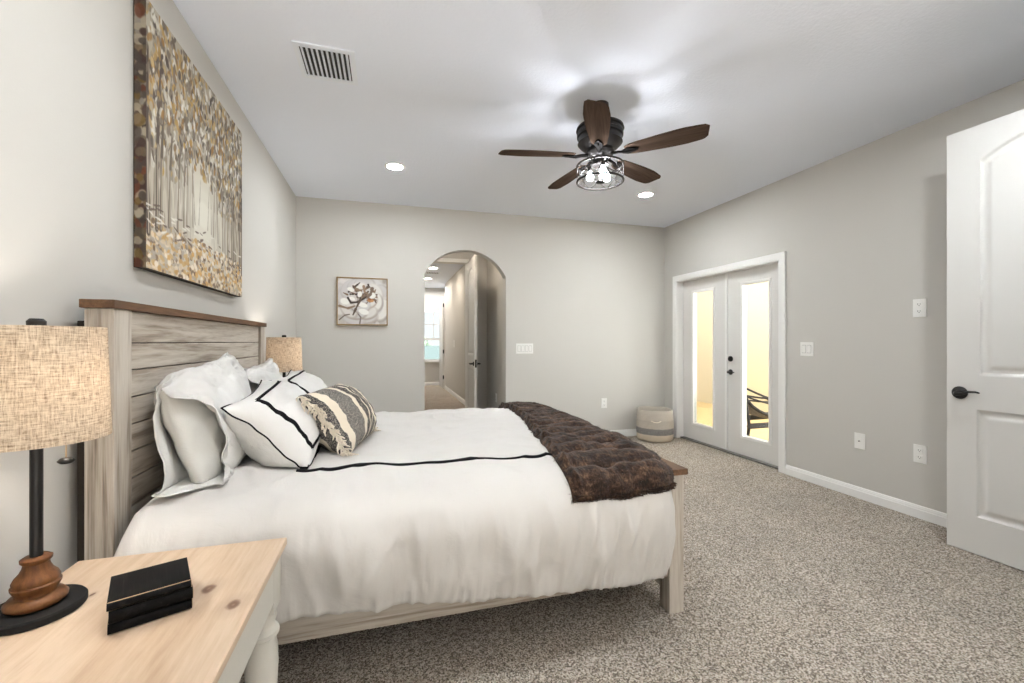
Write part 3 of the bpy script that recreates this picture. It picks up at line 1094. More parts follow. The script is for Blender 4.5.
def paint_trees(W, H):
    rnd = random.Random(5)
    cv = Canvas(W, H, c3(176, 168, 152))
    vx, vy = 0.47 * W, 0.66 * H
    # mist
    for k in range(10, 0, -1):
        f = k / 10
        c = [a * (1 - f) + b * f for a, b in zip(c3(236, 234, 222), c3(164, 152, 134))]
        cv.dab(vx, vy, 0.62 * W * f, 0.55 * H * f, 0, c, 0.8, 0.3)
    # ground
    for i in range(900):
        y = rnd.uniform(0.80, 1.0)
        x = rnd.random()
        c = rnd.choice([c3(206, 190, 164), c3(190, 152, 98), c3(170, 160, 148), c3(222, 208, 186), c3(196, 166, 120), c3(130, 110, 92)])
        cv.dab(x * W, y * H, rnd.uniform(2.5, 6), rnd.uniform(1.8, 3.6), rnd.uniform(-.4, .4), c, 0.85)
    # leaves behind
    cols = [c3(168, 158, 142), c3(206, 202, 190), c3(128, 116, 102), c3(176, 142, 84), c3(186, 160, 114), c3(96, 84, 74), c3(220, 218, 208), c3(150, 112, 64), c3(140, 132, 118), c3(112, 102, 90), c3(150, 142, 126), c3(82, 72, 66)]

    def leaves(n, ymax):
        for i in range(n):
            x, y = rnd.random(), rnd.random() ** 0.9 * ymax
            d = math.hypot((x * W - vx) / W, (y * H - vy) / H)
            if d < 0.17 + 0.06 * rnd.random():
                continue
            cv.dab(x * W, y * H, rnd.uniform(1.6, 4.2), rnd.uniform(3.5, 8.0), rnd.uniform(-.7, .7), rnd.choice(cols), rnd.uniform(.6, .95))
    leaves(1500, 0.60)
    for i in range(420):
        x = rnd.random()
        y = rnd.uniform(0.52, 0.80)
        if abs(x - 0.47) < 0.10:
            continue
        k = min(abs(x - 0.47) / 0.5, 1)
        c = [a * k + b * (1 - k) for a, b in zip(rnd.choice([c3(118, 106, 94), c3(150, 138, 122), c3(178, 168, 152), c3(96, 84, 74)]), c3(206, 200, 186))]
        cv.dab(x * W, y * H, rnd.uniform(1, 2.6), rnd.uniform(8, 24), rnd.uniform(-.06, .06), c, 0.55, 0.5)
    # trunks in perspective down both sides
    for side in (-1, 1):
        for k in range(11):
            s = (k / 10) ** 1.25
            x = vx + side * (0.05 * W + (0.50 if side < 0 else 0.56) * W * s) + rnd.uniform(-.03, .03) * W * (0.3 + s)
            yb = vy + 0.06 * H + 0.17 * H * s
            yt = vy - (0.16 + 0.40 * s) * H * rnd.uniform(0.8, 1.15)
            yb += rnd.uniform(-.02, .03) * H * s
            wd = 1.0 + 2.6 * s
            col = [a * s + b * (1 - s) for a, b in zip(c3(70, 58, 50), c3(160, 150, 134))]
            bend = rnd.uniform(-9, 9)
            cv.stroke([(x, yb), (x + bend * 0.5, (yb + yt) / 2), (x - side * 8 * s + bend, yt)], wd, wd * 0.45, col, 0.8)
            cv.stroke([(x + 1.0, yb), (x + bend * 0.5 + 1.0, (yb + yt) / 2)], wd * 0.35, wd * 0.3, c3(196, 186, 168), 0.5)
            if s > 0.25:
                ym = yb + (yt - yb) * 0.66
                cv.stroke([(x, ym), (x - side * 16 * s, ym - 26 * s), (x - side * 34 * s, ym - 40 * s)], 0.9, 0.5, col, 0.7)
                cv.stroke([(x, ym + 6), (x + side * 14 * s, ym - 20 * s)], 0.8, 0.5, col, 0.7)
    leaves(900, 0.42)
    for i in range(120):
        x, y = rnd.random(), rnd.uniform(0.8, 1.0)
        cv.dab(x * W, y * H, rnd.uniform(2.5, 5), rnd.uniform(2, 4), rnd.uniform(-.5, .5), rnd.choice([c3(222, 204, 172), c3(206, 164, 104), c3(112, 92, 76), c3(230, 220, 204)]), 0.9)
    for i in range(60):
        x, y = rnd.random(), rnd.uniform(0.74, 0.84)
        cv.dab(x * W, y * H, rnd.uniform(4, 9), 1.2, rnd.uniform(-.4, .4), rnd.choice([c3(226, 222, 212), c3(100, 84, 76)]), 0.8)
    return cv.a


def paint_flower(W, H):
    rnd = random.Random(11)
    cv = Canvas(W, H, c3(196, 190, 184))
    cx_, cy_ = 0.44 * W, 0.42 * H
    for i in range(90):
        cv.dab(rnd.random() * W, rnd.random() * H, rnd.uniform(6, 16), rnd.uniform(4, 9), rnd.uniform(0, 3), rnd.choice([c3(214, 209, 202), c3(178, 170, 163), c3(226, 222, 216), c3(160, 150, 142)]), 0.6, 0.6)
    for ringr, n, rx, ry in ((0.46, 9, 0.21, 0.13), (0.34, 9, 0.17, 0.11), (0.22, 7, 0.13, 0.085), (0.11, 5, 0.085, 0.055)):
        for k in range(n):
            a = 2 * PI * (k + rnd.uniform(-.3, .3)) / n + ringr * 9
            rr = ringr * rnd.uniform(0.85, 1.12)
            x, y = cx_ + rr * W * math.cos(a), cy_ + rr * H * math.sin(a)
            tl = a + PI / 2 + rnd.uniform(-.35, .35)
            cv.dab(x + 1.6, y + 2.6, rx * W * 1.05, ry * H * 1.12, tl, rnd.choice([c3(112, 98, 88), c3(138, 122, 108), c3(158, 140, 124), c3(170, 160, 152)]), 0.8, 0.3)
            cv.dab(x, y, rx * W, ry * H, tl, rnd.choice([c3(232, 230, 224), c3(220, 217, 212), c3(206, 203, 202)]), 0.9, 0.45)
            cv.dab(x - rx * W * 0.3 * math.cos(a), y - ry * H * 0.9 * math.sin(a), rx * W * 0.6, ry * H * 0.45, tl, rnd.choice([c3(178, 166, 154), c3(196, 186, 178), c3(164, 160, 162)]), 0.5, 0.7)
    for i in range(46):
        a = rnd.uniform(-3.2, 0.3)
        r = rnd.uniform(0.02, 0.34)
        x, y = cx_ + r * W * math.cos(a), cy_ + r * H * math.sin(a) * 1.1
        cv.stroke([(x, y), (x + rnd.uniform(-9, 9), y + rnd.uniform(-7, 7)), (x + rnd.uniform(-13, 13), y + rnd.uniform(-10, 10))], 2.3, 1.0, rnd.choice([c3(96, 82, 72), c3(126, 104, 88), c3(72, 62, 58), c3(140, 120, 102)]), 0.8)
    for x, y, rx, ry in ((0.26, 0.24, 10, 6), (0.44, 0.34, 6, 9), (0.70, 0.36, 9, 9), (0.28, 0.44, 9, 5), (0.50, 0.57, 13, 7), (0.14, 0.50, 12, 9), (0.52, 0.72, 14, 8)):
        cv.dab(x * W, y * H, rx, ry, 0.3, c3(234, 232, 226), 0.95, 0.3)
    cv.stroke([(0.20 * W, 0.42 * H), (0.26 * W, 0.53 * H), (0.40 * W, 0.51 * H), (0.60 * W, 0.38 * H)], 2.4, 2.0, c3(70, 61, 56), 0.9)
    cv.stroke([(0.45 * W, 0.46 * H), (0.36 * W, 0.66 * H), (0.30 * W, 0.80 * H)], 3.0, 1.4, c3(98, 84, 75), 0.85)
    cv.stroke([(0.03 * W, 0.60 * H), (0.2 * W, 0.65 * H), (0.34 * W, 0.60 * H)], 3.0, 1.8, c3(140, 122, 104), 0.8)
    cv.stroke([(0.70 * W, 0.20 * H), (0.66 * W, 0.33 * H), (0.58 * W, 0.42 * H)], 3.4, 2.4, c3(120, 104, 92), 0.8)
    cv.stroke([(0.52 * W, 0.16 * H), (0.54 * W, 0.30 * H)], 3.2, 2.2, c3(150, 126, 108), 0.8)
    cv.stroke([(0.03 * W, 0.90 * H), (0.14 * W, 0.80 * H), (0.24 * W, 0.78 * H)], 1.6, 1.2, c3(112, 100, 92), 0.8)
    cv.stroke([(0.44 * W, 0.98 * H), (0.46 * W, 0.84 * H), (0.40 * W, 0.76 * H)], 1.8, 1.4, c3(128, 118, 112), 0.8)
    cv.dab(0.66 * W, 0.47 * H, 9, 5, 0.1, c3(186, 130, 84), 0.9)
    cv.dab(0.64 * W, 0.44 * H, 5, 3, 0.4, c3(140, 96, 66), 0.9)
    return cv.a


def canvas_mesh(name, arr, origin, du, dv, parent, mat):
    """arr rows run top to bottom; origin = top-left corner; du, dv = whole-edge vectors"""
    H, W = arr.shape[:2]
    o, du, dv = Vector(origin), Vector(du), Vector(dv)
    inv = world_of(parent).inverted()
    verts = [inv @ (o + du * (i / (W - 1)) + dv * (j / (H - 1))) for j in range(H) for i in range(W)]
    faces = [(j * W + i, (j + 1) * W + i, (j + 1) * W + i + 1, j * W + i + 1) for j in range(H - 1) for i in range(W - 1)]
    me = bpy.data.meshes.new(name)
    me.from_pydata([tuple(v) for v in verts], [], faces)
    at = me.color_attributes.new('Col', 'FLOAT_COLOR', 'POINT')
    a = np.clip(arr.reshape(-1, 3), 0, 1)
    a = np.where(a <= 0.04045, a / 12.92, ((a + 0.055) / 1.055) ** 2.4)
    at.data.foreach_set('color', np.concatenate([a, np.ones((len(a), 1))], 1).astype(np.float32).ravel())
    me.materials.append(M[mat])
    ob = bpy.data.objects.new(name, me)
    COL.objects.link(ob)
    ob.parent = parent
    return ob


PY0, PY1, PZ0, PZ1, PXF = 1.948, 3.064, 1.502, 2.527, XL + 0.043
art = thing('tree_painting', 'large unframed canvas painting of an autumn tree avenue above the headboard', 'painting', (XL + 0.003, (PY0 + PY1) / 2, PZ0))
TA = paint_trees(360, 331)
canvas_mesh('painted_front', TA, (PXF, PY0, PZ1), (0, PY1 - PY0, 0), (0, 0, PZ0 - PZ1), art, 'canvas')
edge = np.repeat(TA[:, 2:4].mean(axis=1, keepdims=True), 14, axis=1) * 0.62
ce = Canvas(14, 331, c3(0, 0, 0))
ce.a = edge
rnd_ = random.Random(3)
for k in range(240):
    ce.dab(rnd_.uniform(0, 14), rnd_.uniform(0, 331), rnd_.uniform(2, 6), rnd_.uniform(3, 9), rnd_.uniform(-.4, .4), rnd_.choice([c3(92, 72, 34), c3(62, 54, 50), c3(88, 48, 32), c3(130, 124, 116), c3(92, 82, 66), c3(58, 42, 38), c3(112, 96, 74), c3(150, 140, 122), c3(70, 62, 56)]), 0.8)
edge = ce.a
canvas_mesh('canvas_side', edge, (XL + 0.005, PY0, PZ1), (0.038, 0, 0), (0, 0, PZ0 - PZ1), art, 'canvas')
MB().box(XL + 0.003, PXF - 0.001, PY0 + 0.001, PY1, PZ0, PZ1).build('stretcher', 'dark_board', art)

pic = thing('flower_picture', 'small square picture of a white flower in a gold frame', 'picture', (-0.26, YB, 1.40))
QX0, QX1, QZ0, QZ1 = -0.522, 0.002, 1.40, 1.915
canvas_mesh('painted_front', paint_flower(150, 150), (QX0 + 0.012, YB - 0.028, QZ1 - 0.012), (QX1 - QX0 - 0.024, 0, 0), (0, 0, -(QZ1 - QZ0 - 0.024)), pic, 'canvas')
mb = MB()
mb.box(QX0, QX0 + 0.013, YB - 0.038, YB, QZ0, QZ1, 0.002).box(QX1 - 0.013, QX1, YB - 0.038, YB, QZ0, QZ1, 0.002)
mb.box(QX0 + 0.013, QX1 - 0.013, YB - 0.038, YB, QZ0, QZ0 + 0.013, 0.002).box(QX0 + 0.013, QX1 - 0.013, YB - 0.038, YB, QZ1 - 0.013, QZ1, 0.002)
mb.build('frame', 'gold', pic)
MB().box(QX0 + 0.013, QX1 - 0.013, YB - 0.026, YB, QZ0 + 0.013, QZ1 - 0.013).build('backing', 'dark_board', pic)

# ------------------------------------------------------------------ bed
BY0, BY1 = 1.588, 3.262
BCY = (BY0 + BY1) / 2
bed = thing('bed', 'whitewashed farmhouse bed with plank headboard and brown wood caps', 'bed', (0.2, BCY, 0))
HXB, HXF = -0.87, -0.797
hb = MB()
zt = 1.322
zp = [zt - 0.105 - 0.0895 * i for i in range(11)][::-1] + [zt]
for a, b in zip(zp[:-1], zp[1:]):
    hb.box(HXF - 0.034, HXF - 0.014, BY0 + 0.095, BY1 - 0.095, a + 0.0016, b - 0.0016, 0.004)
hd = hb.build('headboard', 'white_y', bed)
MB().box(HXB, HXF - 0.0345, BY0 + 0.05, BY1 - 0.05, 0.25, zt - 0.01).build('headboard_back', 'dark_board', bed)
for y0, y1 in ((BY0, BY0 + 0.097), (BY1 - 0.097, BY1)):
    MB().box(HXB, HXF, y0, y1, 0.0, zt, 0.003).build('headboard_post', 'white_z', bed)
MB().box(XL + 0.016, HXB, BY0 + 0.03, BY1 - 0.03, 0.12, 1.285, 0.003).build('rear_frame', 'dark_board', bed)
MB().box(HXB - 0.006, HXF + 0.008, BY0 - 0.012, BY1 + 0.012, zt, zt + 0.026, 0.002).build('headboard_cap', 'cap_wood', bed)
FXA, FXB_ = 1.212, 1.287
FY0, FY1 = 1.655, 3.195
for y0, y1 in ((FY0, FY0 + 0.075), (FY1 - 0.075, FY1)):
    MB().box(FXA, FXB_, y0, y1, 0.0, 0.628, 0.003).build('footboard_post', 'white_z', bed)
MB().box(FXA + 0.015, FXB_ - 0.02, FY0 + 0.07, FY1 - 0.07, 0.08, 0.628).build('footboard', 'white_y', bed)
MB().box(FXA - 0.07, FXB_ + 0.003, FY0 - 0.025, FY1 + 0.025, 0.628, 0.654, 0.002).build('footboard_cap', 'cap_wood', bed)
for y0, y1 in ((FY0 + 0.01, FY0 + 0.035), (FY1 - 0.035, FY1 - 0.01)):
    MB().box(HXF - 0.015, FXA, y0, y1, 0.165, 0.345, 0.003).build('side_rail', 'white_x', bed)
MB().box(-0.74, 1.17, FY0 + 0.06, FY1 - 0.06, 0.28, 0.34).build('slat_deck', 'dark_board', bed)

mat_ = MB().box(-0.765, 1.16, 1.70, 3.15, 0.345, 0.64, 0.05, seg=4)
tag(mat_.build('mattress', 'pillow_in', None, True), 'white mattress under the duvet on the bed', 'mattress')

# duvet ---------------------------------------------------------------
DX0, DX1 = -0.757, 1.198
HALF = [(-0.868, 0.30), (-0.905, 0.40), (-0.932, 0.50), (-0.938, 0.57), (-0.918, 0.64), (-0.86, 0.690), (-0.77, 0.716), (-0.66, 0.726), (-0.4, 0.729), (0.0, 0.730)]
PROF = HALF + [(-y, z) for y, z in reversed(HALF[:-1])]


def catmull(pts, n):
    P_ = [np.array(p) for p in pts]
    P_ = [2 * P_[0] - P_[1]] + P_ + [2 * P_[-1] - P_[-2]]
    out = []
    for i in range(1, len(P_) - 2):
        for s in np.linspace(0, 1, 12, endpoint=False):
            a, b, c, d = P_[i - 1], P_[i], P_[i + 1], P_[i + 2]
            out.append(0.5 * ((2 * b) + (-a + c) * s + (2 * a - 5 * b + 4 * c - d) * s * s + (-a + 3 * b - 3 * c + d) * s ** 3))
    out.append(P_[-2])
    out = np.array(out)
    L = np.concatenate([[0], np.cumsum(np.linalg.norm(np.diff(out, axis=0), axis=1))])
    q = np.linspace(0, L[-1], n)
    return np.stack([np.interp(q, L, out[:, 0]), np.interp(q, L, out[:, 1])], 1)


NT_ = 150
CURVE = catmull(PROF, NT_)
DCY = 2.42


def smooth(s):
    s = min(max(s, 0.0), 1.0)
    return s * s * (3 - 2 * s)


def duvet_pt(x, ti):
    """ti in [0, NT_-1] (float)"""
    i = min(int(ti), NT_ - 2)
    f = ti - i
    y, z = CURVE[i] * (1 - f) + CURVE[i + 1] * f
    sg = -1 if y < 0 else 1
    side = smooth((0.715 - z) / 0.2)
    # hem line sinks towards the foot
    hem = 0.02 - 0.085 * smooth((x + 0.4) / 1.5)
    wz = max(0.0, (0.60 - z) / 0.30)
    z += hem * wz + 0.012 * wz * wz * 0.6 * nz(x * 7, 3.3 * sg) + 0.003 * wz * wz * nz(x * 31, 7 * sg)
    # folds on the hanging side
    fold = 0.003 * nz(x * 30, z * 8, 6 * sg) + 0.034 * nz(x * 3.6 + 1.4 * z, z * 1.6, 4 * sg) + 0.040 * nz(x * 8.0 + 2.0 * z, z * 2.2, 9 * sg) + 0.020 * nz(x * 17 - 2 * z, z * 4, 2 * sg)
    cz = 0.0
    for (ax, az, amp, o) in ((6.0, 1.4, 0.012, 1.0), (10.0, -2.2, 0.010, 5.0), (18.0, 2.6, 0.006, 9.0), (4.0, 7.0, 0.004, 13.0)):
        r_ = 1 - 2.6 * abs(nz(x * ax + z * az * 0.5, z * abs(az) + x * 0.8, o * sg))
        if r_ > 0:
            cz += amp * r_ ** 2
    gath = (0.010 * nz(x * 24, z * 6, 5 * sg) + 0.013 * nz(x * 46, z * 9, 1)) * max(0.0, 1 - abs(z - 0.27) / 0.16)
    y += sg * ((1.15 * fold * min(1.0, wz + 0.3) * (1 - 0.7 * smooth((0.45 - z) / 0.16)) + cz) * side + gath)
    top = 1 - side
    if top > 0.05:
        r_ = 1 - 2.8 * abs(nz(x * 5 + y * 4, y * 5 - x * 3, 21.0))
        z += top * 0.008 * max(r_, 0.0) ** 2
    z += top * (0.010 * nz(x * 3, y * 3, 8) + 0.012 * nz(x * 5 + y * 2, y * 6, 1) + 0.004 * nz(x * 12, y * 9, 5))
    # foot end rounds over and in
    q = min(max((x - 1.0) / (DX1 - 1.0), 0.0), 1.0)
    ins = 1 - math.sqrt(max(1 - q * q, 0.0))
    if z > 0.45:
        qz = min(max((x - 1.06) / (DX1 - 1.06), 0.0), 1.0)
        z -= 0.13 * (1 - math.sqrt(max(1 - qz * qz, 0.0))) * (z - 0.45) / 0.28
    y -= sg * min((0.145 + 0.075 * smooth((z - 0.35) / 0.3)) * ins, max(abs(y) - 0.02, 0)) * (abs(y) / 0.93)
    # head end rolls down a little
    q2 = min(max((DX0 + 0.05 - x) / 0.05, 0.0), 1.0)
    ins2 = 1 - math.sqrt(max(1 - q2 * q2, 0.0))
    z -= 0.05 * ins2 * smooth((z - 0.5) / 0.2)
    return Vector((x, DCY + y, z))


def duvet_n(x, ti):
    a, b = duvet_pt(x - 0.01, ti), duvet_pt(x + 0.01, ti)
    c, d = duvet_pt(x, max(ti - 0.6, 0)), duvet_pt(x, min(ti + 0.6, NT_ - 1))
    n = (b - a).cross(d - c)
    n.normalize()
    p = duvet_pt(x, ti)
    if n.dot(p - Vector((p.x, DCY, 0.35))) < 0:
        n = -n
    return n


NX = 230
P = []
for i in range(NX + 1):
    s = i / NX
    x = DX0 + (DX1 - DX0) * (1 - (1 - s) ** 1.15)
    P.append([duvet_pt(x, j) for j in range(NT_)])
last = P[-1]
for k, f in enumerate((0.93, 0.8, 0.6)):
    P.append([Vector((DX1 + 0.003 * (k + 1) * 0.3, DCY + (p.y - DCY) * f, 0.40 + (p.z - 0.40) * f)) for p in last])
first = P[0]
P = [[Vector((p.x + 0.012, DCY + (p.y - DCY) * 0.97, 0.60 + (p.z - 0.60) * (0.9 if p.z > .6 else 1))) for p in first]] + P
mb = MB()
mb.grid(P)
# hem turned under
for jj in (0, NT_ - 1):
    sg = 1 if jj == 0 else -1
    mb.grid([[row[jj], row[jj] + Vector((0, 0.02 * sg, -0.006)), row[jj] + Vector((0, 0.045 * sg, 0.02)), row[jj] + Vector((0, 0.05 * sg, 0.08))] for row in P])
duvet = mb.build('duvet', 'duvet', None, True, merge=0.0004)
tag(duvet, 'white cotton duvet with black ribbon border draped over the bed', 'duvet')


def ti_for_y(y):
    """top-surface profile index for a given y"""
    yy = y - DCY
    top = [(j, CURVE[j][0]) for j in range(NT_) if CURVE[j][1] > 0.66]
    return float(np.interp(yy, [t_[1] for t_ in top], [t_[0] for t_ in top]))


def ribbon(pts, wid, off, mb):
    """pts: list of (x, y) on the duvet top; flat ribbon with a little thickness"""
    rows = []
    for i, (x, y) in enumerate(pts):
        a, b = pts[max(i - 1, 0)], pts[min(i + 1, len(pts) - 1)]
        d = Vector((b[0] - a[0], b[1] - a[1], 0)).normalized()
        sdir = Vector((-d.y, d.x, 0))
        row = []
        for s, o in ((-1, -0.002), (-0.9, off), (0, off), (0.9, off), (1, -0.002)):
            px, py = x + sdir.x * wid * s, y + sdir.y * wid * s
            p = duvet_pt(px, ti_for_y(py))
            row.append(p + Vector((0, 0, o)))
        rows.append(row)
    mb.grid(rows)


mb = MB()
xs = np.linspace(-0.33, 0.98, 120)
ribbon([(x, 1.765 + 0.012 * math.sin(x * 5 + 1) + 0.03 * smooth((-0.1 - x) / 0.25)) for x in xs], 0.010, 0.006, mb)
mb.build('ribbon_border', 'blackband', duvet, True)
mb = MB()
ribbon([(-0.318 + 0.01 * math.sin(y * 4), y) for y in np.linspace(1.79, 3.06, 60)], 0.014, 0.006, mb)
mb.build('ribbon_border', 'blackband', duvet, True)

# fur throw -----------------------------------------------------------
thr = thing('fur_throw', 'dark brown ribbed faux fur throw laid across the foot of the bed', 'throw blanket', (0.92, DCY, 0.74))
tA = next(j for j in range(NT_) if CURVE[j][1] > 0.612)
tB = NT_ - 1 - tA
NU, NV = 70, 260
SURF = []
for i in range(NU + 1):
    row = []
    for j in range(NV + 1):
        t_ = tA + (tB - tA) * j / NV
        yv = float(np.interp(t_, range(NT_), CURVE[:, 0]))
        s = (yv + 0.95) / 1.9                       # 0 near, 1 far
        x0 = 0.665 + 0.17 * smooth(s * 1.3) + 0.01 * nz(j * 0.06, 3)
        x1 = 1.168 + 0.012 * nz(j * 0.05, 9)
        u = i / NU
        x = x0 + (x1 - x0) * u
        p, n = duvet_pt(x, t_), duvet_n(x, t_)
        arc_ = t_ * 0.0155
        wob = 0.10 * nz(x * 4, j * 0.025, 2) + 0.05 * nz(x * 11, j * 0.06, 7)
        rib = abs(math.sin((arc_ + wob * 0.22) * PI / 0.105))
        h = 0.008 + 0.026 * rib ** 0.55 + 0.010 * nz(x * 6, j * 0.10, 4) + 0.007 * nz(x * 26, j * 0.16, 1)
        h = h * (1 - 0.55 * smooth((u - 0.72) / 0.25)) + 0.010 * smooth((u - 0.72) / 0.25)
        e = min(u, 1 - u, j / NV * 2.6, (1 - j / NV) * 2.6)
        h *= smooth(e / 0.05) ** 0.5 if e < 0.05 else 1
        h += 0.010 * max(0.0, 1 - abs(min(u, 1 - u) - 0.05) / 0.05)
        row.append((p + n * h, n))
    SURF.append(row)
mb = MB()
mb.grid([[a for a, _ in r_] for r_ in SURF])
blanket = mb.build('blanket', 'fur', thr, True)
# short pile so the outline reads as fur
mb = MB()
rf = random.Random(2)
for k in range(15000):
    i, j = rf.randrange(NU), rf.randrange(NV)
    if k % 5 == 0:
        i = rf.choice((0, 1, NU - 1))
    elif k % 5 == 1:
        j = rf.choice((0, 1, 2))
    p, n = SURF[i][j]
    d = (n * 0.7 + Vector((rf.uniform(-.8, .8), rf.uniform(-.8, .8), rf.uniform(-.5, .3)))).normalized()
    L = rf.uniform(0.008, 0.017)
    w_ = d.orthogonal().normalized() * 0.0012
    p = p - n * 0.002 + Vector((rf.uniform(-.004, .004), rf.uniform(-.004, .004), 0))
    a, b, c = mb.bm.verts.new(p - w_), mb.bm.verts.new(p + w_), mb.bm.verts.new(p + d * L + Vector((0, 0, -0.003)))
    mb.bm.faces.new((a, b, c))
pile = mb.build('fur_pile', 'fur', thr, False, normals=False)
pile['kind'] = 'stuff'

# pillows --------------------------------------------------------------
BEDTOP = 0.733


def frame(c, lean, yaw=0.0, roll=0.0):
    """matrix: local x along +Y of the room, local y up the lean, local z out of the face (towards the foot)"""
    l = R(lean)
    m_ = Matrix(((0, -math.sin(l), math.cos(l), 0), (1, 0, 0, 0), (0, math.cos(l), math.sin(l), 0), (0, 0, 0, 1)))
    return Matrix.Translation(c) @ Matrix.Rotation(R(yaw), 4, 'Z') @ m_ @ Matrix.Rotation(R(roll), 4, 'Z')


def pillow_pt(a, b, s, W, H, T, seed=0, pinch=0.10, ear=0.0, wr=1.0):
    """a, b in [-1, 1]; s = +1 front / -1 back"""
    x = W / 2 * a * (1 - pinch * (1 - b * b) * abs(a) ** 3)
    y = H / 2 * b * (1 - pinch * (1 - a * a) * abs(b) ** 3)
    ra, rb = max(1 - abs(a) ** 2.4, 0), max(1 - abs(b) ** 2.4, 0)
    th = T / 2 * (ra ** 0.60) * (rb ** 0.60)
    w = wr * (0.014 * nz(a * 1.8 + seed, b * 1.8, s) + 0.008 * nz(a * 4 + seed, b * 4, s + 3) + 0.003 * nz(a * 10 + seed, b * 10, s + 7)) * min(1.0, th / (T * 0.25))
    # creases running in from the corners
    cr = abs(a) * abs(b)
    w += wr * 0.010 * nz((a - b) * 6 + seed, (a + b) * 1.5, s) * cr * min(1.0, th / (T * 0.2))
    rim = max(abs(a), abs(b))
    if rim > 0.8:
        k_ = (rim - 0.8) / 0.2
        w += wr * 0.012 * nz(a * 3.2 + seed, b * 3.2, 2) * k_
    return Vector((x, y, s * th + w))


def settle(p):
    if p.z < BEDTOP + 0.004:
        p.z = BEDTOP + 0.004 + 0.06 * (p.z - BEDTOP - 0.004) * 0
    return p


def pillow_mesh(mtx, W, H, T, seed, n=48, pinch=0.10, wr=1.0):
    mb = MB()
    for s in (1, -1):
        mb.grid([[settle(mtx @ pillow_pt(-1 + 2 * i / n, -1 + 2 * j / n, s, W, H, T, seed, pinch, wr=wr)) for j in range(n + 1)] for i in range(n + 1)])
    return mb


def perimeter(n=40):
    out = []
    for i in range(n):
        out.append((-1 + 2 * i / n, -1))
    for i in range(n):
        out.append((1, -1 + 2 * i / n))
    for i in range(n):
        out.append((1 - 2 * i / n, 1))
    for i in range(n):
        out.append((-1, 1 - 2 * i / n))
    return out


def sleeping_pillow(c, lean, W, H, T, seed, label, roll=0.0):
    mtx = frame(c, lean, 0.0, roll)
    t = thing('pillow', label, 'pillow', (c[0], c[1], BEDTOP), group='white sleeping pillows')
    pillow_mesh(mtx @ Matrix.Translation((-0.035, -0.012, -0.012)), W * 1.08, H * 0.90, T * 1.0, seed + 3, 40, 0.04, wr=0.8).build('inner_pillow', 'pillow_in', t, True, merge=0.0005)
    # open case: rings along the length; the near end is the open mouth
    n, mR = 90, 96
    rows = []
    for i in range(n + 1):
        a = -1.24 + 2.28 * i / n
        body = max(1 - max(a, 0) ** 3.0, 0.0) ** 0.55 if a > 0 else 1.0
        tail = smooth((-0.72 - a) / 0.50)              # 0 on the pillow, 1 at the open hem
        row = []
        for k in range(mR):
            ph = 2 * PI * k / mR
            cy_, sy_ = math.cos(ph), math.sin(ph)
            yy = H / 2 * (abs(cy_) ** 0.60) * (1 if cy_ > 0 else -1)
            zz = T / 2 * (abs(sy_) ** 0.85) * (1 if sy_ > 0 else -1)
            up = smooth((cy_ + 0.35) / 1.1)
            if a > 0:
                zz *= 0.03 + 0.97 * body
                yy *= 0.90 + 0.07 * a ** 5
            else:
                yy *= 0.90 + 0.05 * a * a
            # the hem sags at the top and the front sheet folds over the mouth
            zz *= 1 - 0.15 * tail - 0.40 * tail * up
            xx = W / 2 * a
            if sy_ > 0:
                xx += tail * (0.085 * smooth((0.75 - cy_) / 0.5) * smooth((cy_ + 0.95) / 0.5))
                zz += tail * (0.020 * math.sin(cy_ * 5 + seed) + 0.012)
            else:
                xx -= 0.085 * tail * smooth((0.0 - cy_) / 0.9)
                zz -= 0.010 * tail * math.sin(cy_ * 4 + 1) - 0.012 * tail + 0.08 * tail * smooth((-0.15 - cy_) / 0.6)
            yy -= 0.030 * tail * up
            xx += tail * (0.016 * nz(cy_ * 2.6 + seed, sy_ * 2.6) + 0.008 * nz(cy_ * 6 + seed, sy_ * 6, 3))
            w = 0.016 * nz(a * 2.2 + seed, cy_ * 1.8, sy_ * 1.8) + 0.010 * nz(a * 5 + seed, cy_ * 4, sy_ * 4) + 0.005 * nz(a * 12 + seed, cy_ * 9, sy_ * 9)
            crease = 0.012 * nz((a + cy_) * 5 + seed, (a - cy_) * 1.2, 5) * min(1.0, abs(a)) if sy_ > -0.2 else 0
            row.append(settle(mtx @ Vector((xx, yy + w * 0.7, zz + w + crease))))
        row.append(row[0].copy())
        rows.append(row)
    mb = MB()
    mb.grid(rows)
    case = mb.build('pillowcase', 'pillowcase', t, True, merge=0.0004)
    sol = case.modifiers.new('cloth', 'SOLIDIFY')
    sol.thickness = 0.003
    return t


sleeping_pillow((-0.668, 2.06, 0.925), 17, 0.64, 0.46, 0.17, 1.0, 'nearer white sleeping pillow in an open case against the headboard', 5)
sleeping_pillow((-0.680, 2.81, 0.905), 17, 0.62, 0.40, 0.16, 6.0, 'farther white sleeping pillow mostly behind the bordered pillows', 3)


